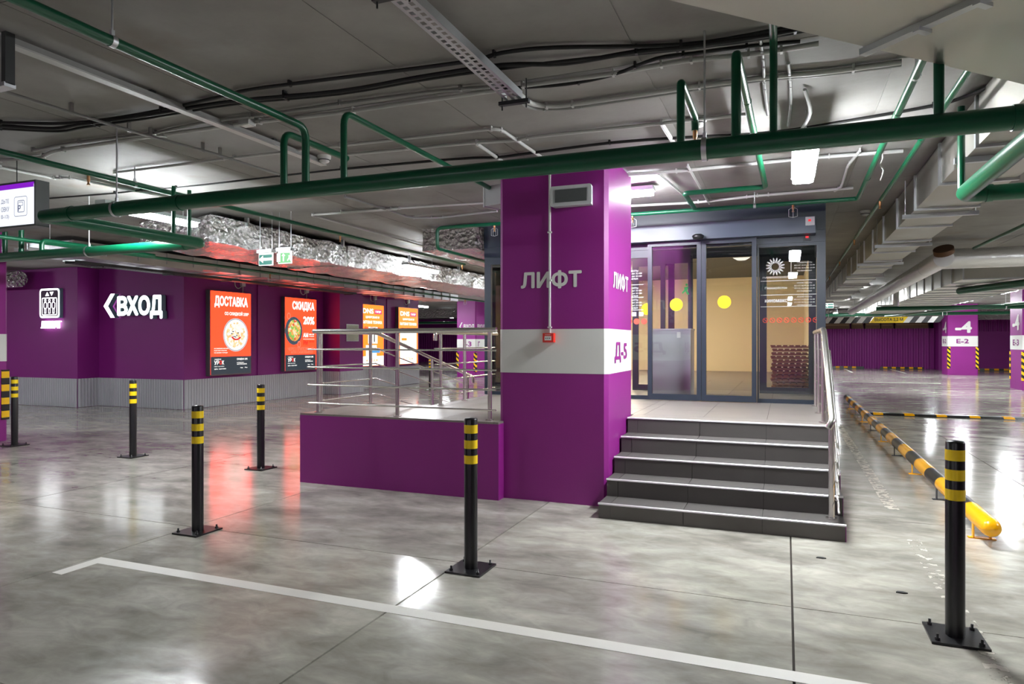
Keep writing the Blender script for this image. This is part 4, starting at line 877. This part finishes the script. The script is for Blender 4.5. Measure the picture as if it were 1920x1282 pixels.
# diagonal duct overhead
dd = thing('duct', 'wide grey duct crossing diagonally over the upper right corner', 'duct', (.4, 3.6, 2.86))
def diag(a0, a1, w0, w1, z0, z1):                # a: along (1,1), w: across (1,-1), from corner point
    O = Vector((1.18, 4.36)); A = Vector((.7071, .7071)); B = Vector((.7071, -.7071))
    P = [O+A*a0+B*w0, O+A*a0+B*w1, O+A*a1+B*w1, O+A*a1+B*w0]
    return MB().prism([(p.x, p.y) for p in P], z0, z1)
s = ((1603-1280)/1280)
fpt = onz(1603, 100, 2.858); fa = (Vector((fpt[0], fpt[1]))-Vector((1.18, 4.36))).dot(Vector((.7071, .7071)))
diag(fa+.003, .02, 0, .72, 2.858, 3.2).build('section', DUCTM, dd); diag(-4.2, fa-.003, 0, .72, 2.858, 3.2).build('section', DUCTM, dd)
diag(fa-.022, fa+.022, -.03, .75, 2.83, 2.858).build('flange', GALV, dd)
for w in (.25, .5): diag(fa-.04, fa+.04, w, w+.03, 2.815, 2.832).build('flange_clamp', GALV, dd)
MB().prism([(1.18, 4.36), (1.78, 3.9), (2.0, 4.36)], 2.858, 3.2).build('elbow', DUCTM, dd)
def foil_box(mb, x0, x1, y0, y1, z0, z1, st=.22, amp=.02):
    nx = max(2, int((x1-x0)/st)); ny = max(2, int((y1-y0)/st)); nz = max(2, int((z1-z0)/.12))
    def j(p): 
        random.seed(hash((round(p[0], 3), round(p[1], 3), round(p[2], 3)))); return tuple(c+random.uniform(-amp, amp) for c in p)
    def grid(f, a, b):
        vs = [j(f(i/a, k/b)) for k in range(b+1) for i in range(a+1)]
        mb.add(vs, [(k*(a+1)+i, k*(a+1)+i+1, (k+1)*(a+1)+i+1, (k+1)*(a+1)+i) for k in range(b) for i in range(a)])
    dx, dy, dz = x1-x0, y1-y0, z1-z0
    grid(lambda s, t: (x1, y0+dy*s, z0+dz*t), ny, nz); grid(lambda s, t: (x0, y1-dy*s, z0+dz*t), ny, nz)
    grid(lambda s, t: (x0+dx*s, y0, z0+dz*t), nx, nz); grid(lambda s, t: (x1-dx*s, y1, z0+dz*t), nx, nz)
    grid(lambda s, t: (x1-dx*s, y0+dy*t, z0), nx, ny); grid(lambda s, t: (x0+dx*s, y0+dy*t, z1), nx, ny)
    return mb
fd = thing('foil_duct', 'long crumpled silver foil wrapped duct over the light boxes', 'duct', (-7.5, 14, 2.79))
for k in range(6): foil_box(MB(), -8.2, -6.93, 6.75+3*k, 6.75+3*(k+1)-.01, 2.80, 3.14).build('foil_section', FOIL, fd)
for k in range(8):
    y = 7.4+2.2*k; MB().box(-6.96, -6.9, y, y+.03, 3.1, ZC).build('hanger_strap', GALV, fd)
foil_box(MB(), -4.98, -4.12, 8.9, 12.6, 2.84, 3.17).build('foil_duct', FOIL, label='silver foil wrapped duct end beside the entrance glass', cat='duct')
duct_y('flat galvanised duct along the top of the light box wall', -11.76, -10.7, 7.6, 21.6, 2.93, 3.15, GALV, .6, True, 'duct', False)
for n, (x0, x1, y) in enumerate(((-26, -9.6, 30.0), (2.0, 13.5, 39.5))):
    t = thing('foil_duct', ['distant silver foil duct beyond the purple wall end', 'distant silver foil duct above the far right wall'][n], 'duct', ((x0+x1)/2, y, 2.6))
    foil_box(MB(), x0, x1, y, y+.7, 2.72 if n == 0 else 2.6, 3.15, .4).build('foil_wrap', FOIL, t)
    for q in range(5): x = x0+.5+(x1-x0-1)*q/4; MB().box(x, x+.03, y-.02, y+.72, 3.1, ZC).build('hanger_strap', GALV, t)
duct_y('broad galvanised duct with many flanges at the far right', 3.2, 5.1, 15.5, 38, 2.72, 3.12, DUCTM, 1.0, True, 'duct', False)
sil = thing('insulated_pipe', 'round silver insulated pipe with open brown elbow at the right', 'pipe', (2.5, 20, 2.7))
SIL = mat('smooth_foil', (.92, .91, .9, 1), .33, 1, var=.05, bump=.25, bscale=14)
MB().tube(rounded([(2.42, 30, 2.72), (2.42, 13.25, 2.88), (2.42, 13.1, 2.885)], .05), .15, 20).build('long_run', SIL, sil)
MB().tube([(2.42, 13.3, 2.885), (12, 13.3, 2.885)], .165, 20).build('cross_run', SIL, sil)
for k in range(8): y = 14.5+2*k; MB().tube([(2.42, y, 2.88-(y-13.2)*.0095), (2.42, y+.03, 2.88-(y-13.2)*.0095)], .153, 20, False).build('joint_tape', GALV, sil)
MB().tube([(2.42, 13.06, 2.96), (2.40, 13.02, 3.03)], .15, 20).build('brown_collar', mat('brown_felt', srgb(92, 66, 46), .9), sil)
MB().tube(rounded([(2.98, 22.6, ZC-.001), (2.98, 22.6, 2.5), (2.5, 22.6, 2.5)], .15), .09, 14).build('insulated_pipe', SIL, label='small silver insulated elbow below the long silver pipe', cat='pipe')
MB().tube([(-18.5, 10.35, 2.95), (-16.35, 10.35, 2.95)], .19, 16).build('foil_duct', FOIL, label='silver foil duct stub above the lift sign', cat='duct')
# ================================================================ TRAYS, CABLES AND CONDUITS ON THE CEILING
def perforated(par, name, x0, x1, y0, y1, z, m):
    """flat strip along y with two rows of slots cut through"""
    mb = MB(); w = x1-x0; xs = [x0, x0+.18*w, x0+.40*w, x0+.60*w, x0+.82*w, x1]; pitch = .055; n = int((y1-y0)/pitch)
    for c in range(5):
        if c in (1, 3):
            for k in range(n):
                ya = y0+k*pitch+(pitch/2 if c == 3 else 0); mb.add([(xs[c], ya, z), (xs[c+1], ya, z), (xs[c+1], ya+.022, z), (xs[c], ya+.022, z)], [(0, 3, 2, 1)])
        else: mb.add([(xs[c], y0, z), (xs[c+1], y0, z), (xs[c+1], y1, z), (xs[c], y1, z)], [(0, 3, 2, 1)])
    return mb.build(name, m, par)
tr = thing('cable_tray', 'perforated galvanised cable tray overhead in the centre', 'cable tray', (-1.66, 3.2, 3.08))
perforated(tr, 'base_strip', -1.71, -1.60, 1.2, 4.17, 3.09, GALV)
MB().box(-1.712, -1.708, 1.2, 4.17, 3.09, 3.14).build('side_wall', GALV, tr); MB().box(-1.602, -1.598, 1.2, 4.17, 3.09, 3.14).build('side_wall', GALV, tr)
for y in (2.66, 4.15):
    MB().box(-1.76, -1.55, y, y+.035, 3.06, 3.085).build('cross_bracket', DARKM, tr)
    for x in (-1.74, -1.57): MB().tube([(x, y+.018, 3.03), (x, y+.018, ZC)], .005, 6).build('bracket_rod', DARKM, tr)
def tray(label, x0, x1, y0, y1, z, m=GALV):
    t = thing('cable_tray', label, 'cable tray', ((x0+x1)/2, (y0+y1)/2, z))
    perforated(t, 'base_strip', x0, x1, y0, y1, z, m)
    MB().box(x0-.002, x0+.002, y0, y1, z, z+.05).build('side_wall', m, t); MB().box(x1-.002, x1+.002, y0, y1, z, z+.05).build('side_wall', m, t)
    y = y0+.5
    while y < y1: MB().tube([(x0-.01, y, z), (x0-.01, y, ZC)], .005, 6).build('rod', GALV, t); MB().box(x0-.02, x1+.02, y-.015, y+.015, z-.02, z-.002).build('cross_bracket', m, t); y += 1.5
    return t
t = thing('wiring_channel', 'narrow pale wiring channel on the ceiling at the upper left', 'wiring channel', (-4.03, 3.4, 3.16))
MB().box(-4.06, -4.0, 1.6, 5.3, 3.165, 3.2).build('channel', PVCG, t); MB().box(-4.064, -3.996, 1.6, 5.3, 3.155, 3.165).build('lid', PVC, t)
for y in (2.2, 3.4, 4.6): MB().box(-4.05, -4.01, y, y+.04, 3.2, ZC-.0005).build('mount', DARKM, t)
tray('dark cable tray along the top of the light box wall', -11.45, -11.2, 8.0, 16.2, 2.84, DARKM)
tray('galvanised cable tray between the bright pipe and the left wall', -9.9, -9.6, 6.2, 9.2, 2.75, GALV)
def conduit(label, px, r, m, z=3.195, name='conduit', clips=True, drop=0):
    pts = [onz(u, v, z) for u, v in px]
    t = thing(name, label, 'cable' if name == 'cable' else 'conduit', tuple(sum(p[i] for p in pts)/len(pts) for i in range(3)))
    P = smooth_path(pts, 4) if name == 'cable' else rounded(pts, .12, 4)
    MB().tube(P, r, 8).build('sheath' if name == 'cable' else 'tube', m, t)
    if clips:
        for i in range(0, len(P), max(2, len(P)//5)):
            p = P[i]; MB().box(p.x-.007, p.x+.007, p.y-r*1.15, p.y+r*1.15, p.z-r*1.12, ZC-.0005).build('clip', m, t)
    return t
conduit('uppermost black cable sagging across the ceiling', [(0, 230), (131, 231), (268, 213), (402, 184), (470, 168), (637, 146), (871, 116), (942, 99), (1042, 89), (1277, 84), (1441, 59), (1620, 22)], .013, CABLE, name='cable')
conduit('second black cable just below the uppermost one', [(0, 236), (101, 241), (151, 233), (268, 217), (429, 191), (637, 171), (791, 144), (942, 122), (1059, 119), (1193, 97), (1290, 88), (1450, 64), (1620, 28)], .015, CABLE, z=3.18, name='cable')
conduit('third black cable of the upper bundle', [(0, 241), (110, 246), (160, 238), (280, 221), (440, 195), (637, 176), (791, 150), (930, 130), (1100, 110), (1270, 93), (1450, 69), (1640, 30)], .011, CABLE, z=3.185, name='cable')
conduit('single black cable snaking just above the main green pipe', [(640, 317), (855, 298), (932, 295), (995, 287), (1143, 268), (1277, 258), (1448, 248), (1609, 223), (1750, 198), (1810, 181), (1880, 150)], .013, CABLE, name='cable')
conduit('black cable curving right below the bundle', [(945, 166), (1060, 158), (1150, 140), (1230, 110), (1300, 100), (1400, 87), (1500, 78)], .012, CABLE, z=3.19, name='cable')
conduit('thin dark cable near the hanging sign', [(90, 372), (215, 362), (265, 356), (330, 352), (523, 330), (640, 317)], .01, CABLE, name='cable')
conduit('pale conduit sweeping across from the left edge to the tray', [(0, 300), (74, 297), (101, 283), (288, 255), (463, 231), (637, 211), (932, 169)], .017, PVC)
conduit('pale conduit continuing right from the tray end', [(968, 172), (1000, 198), (1050, 199), (1277, 166), (1420, 146), (1560, 134), (1690, 116)], .018, PVC)
conduit('second pale conduit beside the one from the tray end', [(964, 178), (990, 205), (1060, 205), (1277, 172), (1420, 151), (1560, 139), (1690, 122)], .012, PVCG)
conduit('grey conduit above the pale one across the ceiling', [(62, 282), (121, 270), (158, 265), (282, 251), (389, 228), (496, 215), (637, 194), (831, 169), (918, 163)], .013, PVCG)
conduit('grey conduit right of the tray under the black cables', [(980, 160), (1150, 138), (1277, 114), (1424, 100), (1535, 82)], .017, PVC)
conduit('pale conduit with a bend left of the riser', [(647, 272), (935, 240), (1019, 297)], .014, PVC)
conduit('pale conduit stepping along above the column', [(647, 290), (881, 268), (969, 263), (995, 257), (1271, 228), (1400, 214)], .015, PVC)
conduit('short white conduit diagonal above the column', [(895, 270), (947, 306)], .015, PVC)
conduit('short white conduit diagonal right of the column', [(1240, 231), (1268, 276)], .018, PVC)
conduit('grey conduit slanting from the left edge under the trunk', [(0, 169), (134, 211), (268, 252), (392, 285), (523, 327)], .012, PVCG, z=3.15)
conduit('pale conduit crossing behind the twin risers', [(215, 324), (429, 297), (637, 273)], .013, PVC)
conduit('pale conduit zigzag above the hanging sign', [(0, 314), (104, 335), (124, 332), (262, 359), (300, 365)], .013, PVC)
conduit('pale conduit below the main pipe right of the column', [(1180, 327), (1280, 320), (1528, 295), (1693, 283)], .017, PVC)
conduit('thin white conduit slanting toward the entrance header', [(1290, 312), (1330, 382)], .013, PVC)
conduit('white conduit slanting past the lamp behind the column', [(1235, 326), (1290, 372)], .013, PVC)
conduit('pair of pale conduits dropping beside the hanging lamp', [(1612, 283), (1590, 310), (1578, 350), (1565, 358)], .014, PVC)
conduit('pale conduit below the main pipe left of the column', [(640, 397), (741, 391), (932, 379)], .013, PVC)
conduit('grey conduit zigzag left of the column under the pipe', [(647, 369), (720, 391), (767, 408), (818, 409), (932, 396)], .014, PVCG)
conduit('pale conduit kinked above the foil duct', [(797, 462), (590, 405), (584, 403), (744, 392)], .014, PVC)
conduit('pale conduit running along the entrance header', [(1180, 386), (1300, 380), (1420, 367), (1600, 352)], .016, PVC)
conduit('grey conduit crossing above the galvanised duct', [(1478, 236), (1483, 200), (1482, 150), (1478, 118)], .011, PVCG)
conduit('grey conduit twin beside the duct riser', [(1440, 215), (1433, 160), (1431, 110), (1425, 70)], .011, PVCG)
# ---------------------------------------------------------------- detectors, emergency signs, hanging sign
def detector(label, u, v):
    x, y, z = onz(u, v, ZC)
    t = thing('smoke_detector', label, 'smoke detector', (x, y, ZC-.06), 'ceiling smoke detectors')
    MB().lathe([(.03, -.065), (.045, -.055), (.05, -.03), (.06, -.025), (.062, 0)], (x, y, ZC), 'z', 20).build('body', WHITE, t); MB().lathe([(.052, -.045), (.053, -.038)], (x, y, ZC), 'z', 20).build('sensor_slot', DARKM, t)
detector('round white smoke detector left of the twin green risers', 608, 292); detector('round white smoke detector behind the sprinkler branch', 1310, 222); detector('round smoke detector on the ceiling right of the entrance', 1622, 395)
def exit_sign(label, x0, x1, y, z0, z1, yaw, kind):
    cx = (x0+x1)/2; t = thing('exit_sign', label, 'exit sign', (cx, y, z0))
    w = (x1-x0)/2
    GF = mat('lit_green_dark', (.01, .26, .2, 1), .5, emit=1.0) if kind == 'arrow' else mat('lit_green', (.16, .62, .2, 1), .5, emit=1.0)
    MB().box(cx-w, cx+w, y-.04, y+.04, z1, z1+.045).build('housing', LBODY, t)
    MB().box(cx-w+.01, cx+w-.01, y-.008, y+.008, z0, z1).build('edge_lit_plate', LW, t)
    MB().box(cx-w+.018, cx+w-.018, y-.0095, y-.008, z0+.01, z1-.022).build('green_field', GF, t)
    g = MB(); h = (z0+z1)/2
    if kind == 'arrow': poly(g, '-y', [(cx-.11, h), (cx-.04, h+.05), (cx-.04, h+.018), (cx+.11, h+.018), (cx+.11, h-.018), (cx-.04, h-.018), (cx-.04, h-.05)], y-.0105)
    else:
        poly(g, '-y', [(cx-.13, h-.055), (cx-.07, h-.055), (cx-.07, h+.055), (cx-.13, h+.055)], y-.0105); disc(g, '-y', cx+.10, h+.045, .014, .014, y-.0105, 12)
        poly(g, '-y', [(cx+.06, h+.02), (cx+.11, h+.03), (cx+.09, h-.01), (cx+.12, h-.055), (cx+.10, h-.055), (cx+.075, h-.02), (cx+.05, h-.05), (cx+.04, h-.04), (cx+.07, h)], y-.0105); poly(g, '-y', [(cx-.03, h-.05), (cx-.01, h-.05), (cx-.01, h+.02), (cx+.01, h+.02), (cx-.02, h+.055), (cx-.05, h+.02), (cx-.03, h+.02)], y-.0105)
    g.build('pictogram', LW, t)
    for s in (-.8, .8): MB().tube([(cx+s*w, y, z1+.045), (cx+s*w, y, ZC)], .004, 6).build('cord', GALV, t)
    return t
exit_sign('green hanging sign with a white arrow pointing left', -6.53, -6.28, 7.2, 2.515, 2.68, 0, 'arrow')
exit_sign('light green hanging exit sign with running figure', -6.26, -6.02, 7.26, 2.535, 2.70, 0, 'man')
exit_sign('distant teal exit sign near the entrance post', 1.0, 1.22, 20.5, 2.42, 2.56, 0, 'arrow')
hs = thing('hanging_sign', 'lit white hanging parking sign with purple top stripe at left edge', 'sign', (-7.1, 4.22, 2.567))
MB().box(-7.95, -6.27, 4.11, 4.235, 2.55, 2.965).build('case', mat('sign_case', srgb(92, 96, 96), .4), hs)
MB().box(-7.93, -6.29, 4.105, 4.11, 2.567, 2.93).build('face', mat('lit_face', (.9, .93, 1, 1), .5, emit=1.1), hs)
MB().box(-7.93, -6.29, 4.104, 4.11, 2.90, 2.945).build('purple_stripe', mat('lit_purple', (.25, .01, .6, 1), .5, emit=1.0), hs)
NAVY = mat('lit_navy', (.02, .03, .12, 1), .5, emit=1.0)
g = MB(); xx = lambda u: ony(u, 400, 4.1)[0]
for s_, u1, va, vb_, wdt in (('ДЬТЕ', 16, 373, 382, .11), ('ОВКУ', 16.5, 387, 396, .112), ('В-13)', 16, 402, 411, .108)):
    z1_, z0_ = ony(u1, va, 4.1)[2], ony(u1, vb_, 4.1)[2]; text(g, s_, '-y', xx(u1)-wdt, xx(u1), z0_, z1_, 4.103, .0)
g.build('lettering', NAVY, hs)
g = MB(); a0, a1 = xx(26), xx(50); zt, zb = ony(38, 368, 4.1)[2], ony(38, 405, 4.1)[2]
rrect_ring(g, '-y', a0, a1, zb, zt, .02, .004, 4.103); rrect_ring(g, '-y', a0+.045, a1-.035, zb+.035, zt-.035, .015, .005, 4.1028); rrect_ring(g, '-y', a0+.055, a1-.055, zt-.085, zt-.05, .008, .004, 4.1026)
text(g, 'Р', '-y', a0+.055, a0+.09, zb+.045, zb+.10, 4.1026, .01); g.build('pay_machine_pictogram', NAVY, hs)
for x in (-7.7, -6.62): MB().tube([(x, 4.17, 2.96), (x, 4.17, ZC)], .005, 6).build('chain', DARKM, hs)
mb2 = thing('metal_box', 'dark edged grey metal box hanging at the top left edge', 'box', (-3.6, 2.3, 2.74))
MB().box(-4.3, -3.52, 2.15, 2.185, 2.76, 2.99).build('body', GALV, mb2); MB().box(-3.52, -3.49, 2.145, 2.19, 2.75, 3.0).build('edge_frame', DARKM, mb2); MB().box(-4.3, -3.49, 2.14, 2.195, 2.735, 2.755).build('lip', GALV, mb2)
for y in (2.167,): MB().tube([(-3.6, y, 2.99), (-3.6, y, ZC)], .006, 6).build('rod', DARKM, mb2)
hk = thing('cable', 'white cable hook hanging from the ceiling above the lamp', 'cable', (.2, 5.3, 3.0))
MB().tube(smooth_path([(.14, 5.6, 3.0), (.1, 5.4, 3.02), (.16, 5.2, 3.1), (.12, 5.0, 3.2)]), .013, 8).build('sheath', PVC, hk)
jb = thing('junction_box', 'small white cable box on the ceiling conduit at left', 'junction box', onz(463, 233, 3.15), None)
p = onz(463, 233, 3.17); MB().box(p[0]-.05, p[0]+.05, p[1]-.04, p[1]+.04, 3.16, ZC).build('body', PVC, jb); MB().box(p[0]-.04, p[0]+.04, p[1]-.03, p[1]+.03, 3.155, 3.16).build('lid', WHITE, jb)
wp = [onx(1652, 276, .8), onx(1655, 295, .8), onx(1651, 308, .8), onx(1656, 320, .8), onx(1651, 338, .8)]
hw = thing('wire', 'thin white wire end dangling from the ceiling beside the green pipe', 'wire', wp[-1])
MB().tube(smooth_path([(wp[0][0], wp[0][1], ZC)]+wp), .006, 6).build('strand', WHITE, hw)
for (u, v), lb in (((1539, 1046), 'small dark scrap lying on the floor below the steps'), ((1690, 1111), 'small dark scrap lying left of the nearest bollard')):
    x, y, z = onz(u, v, 0); MB().prism([(x-.03, y-.012), (x+.01, y-.016), (x+.034, y-.004), (x+.012, y+.014), (x-.02, y+.01)], 0, .006).build('scrap', CABLE, label=lb, cat='scrap')
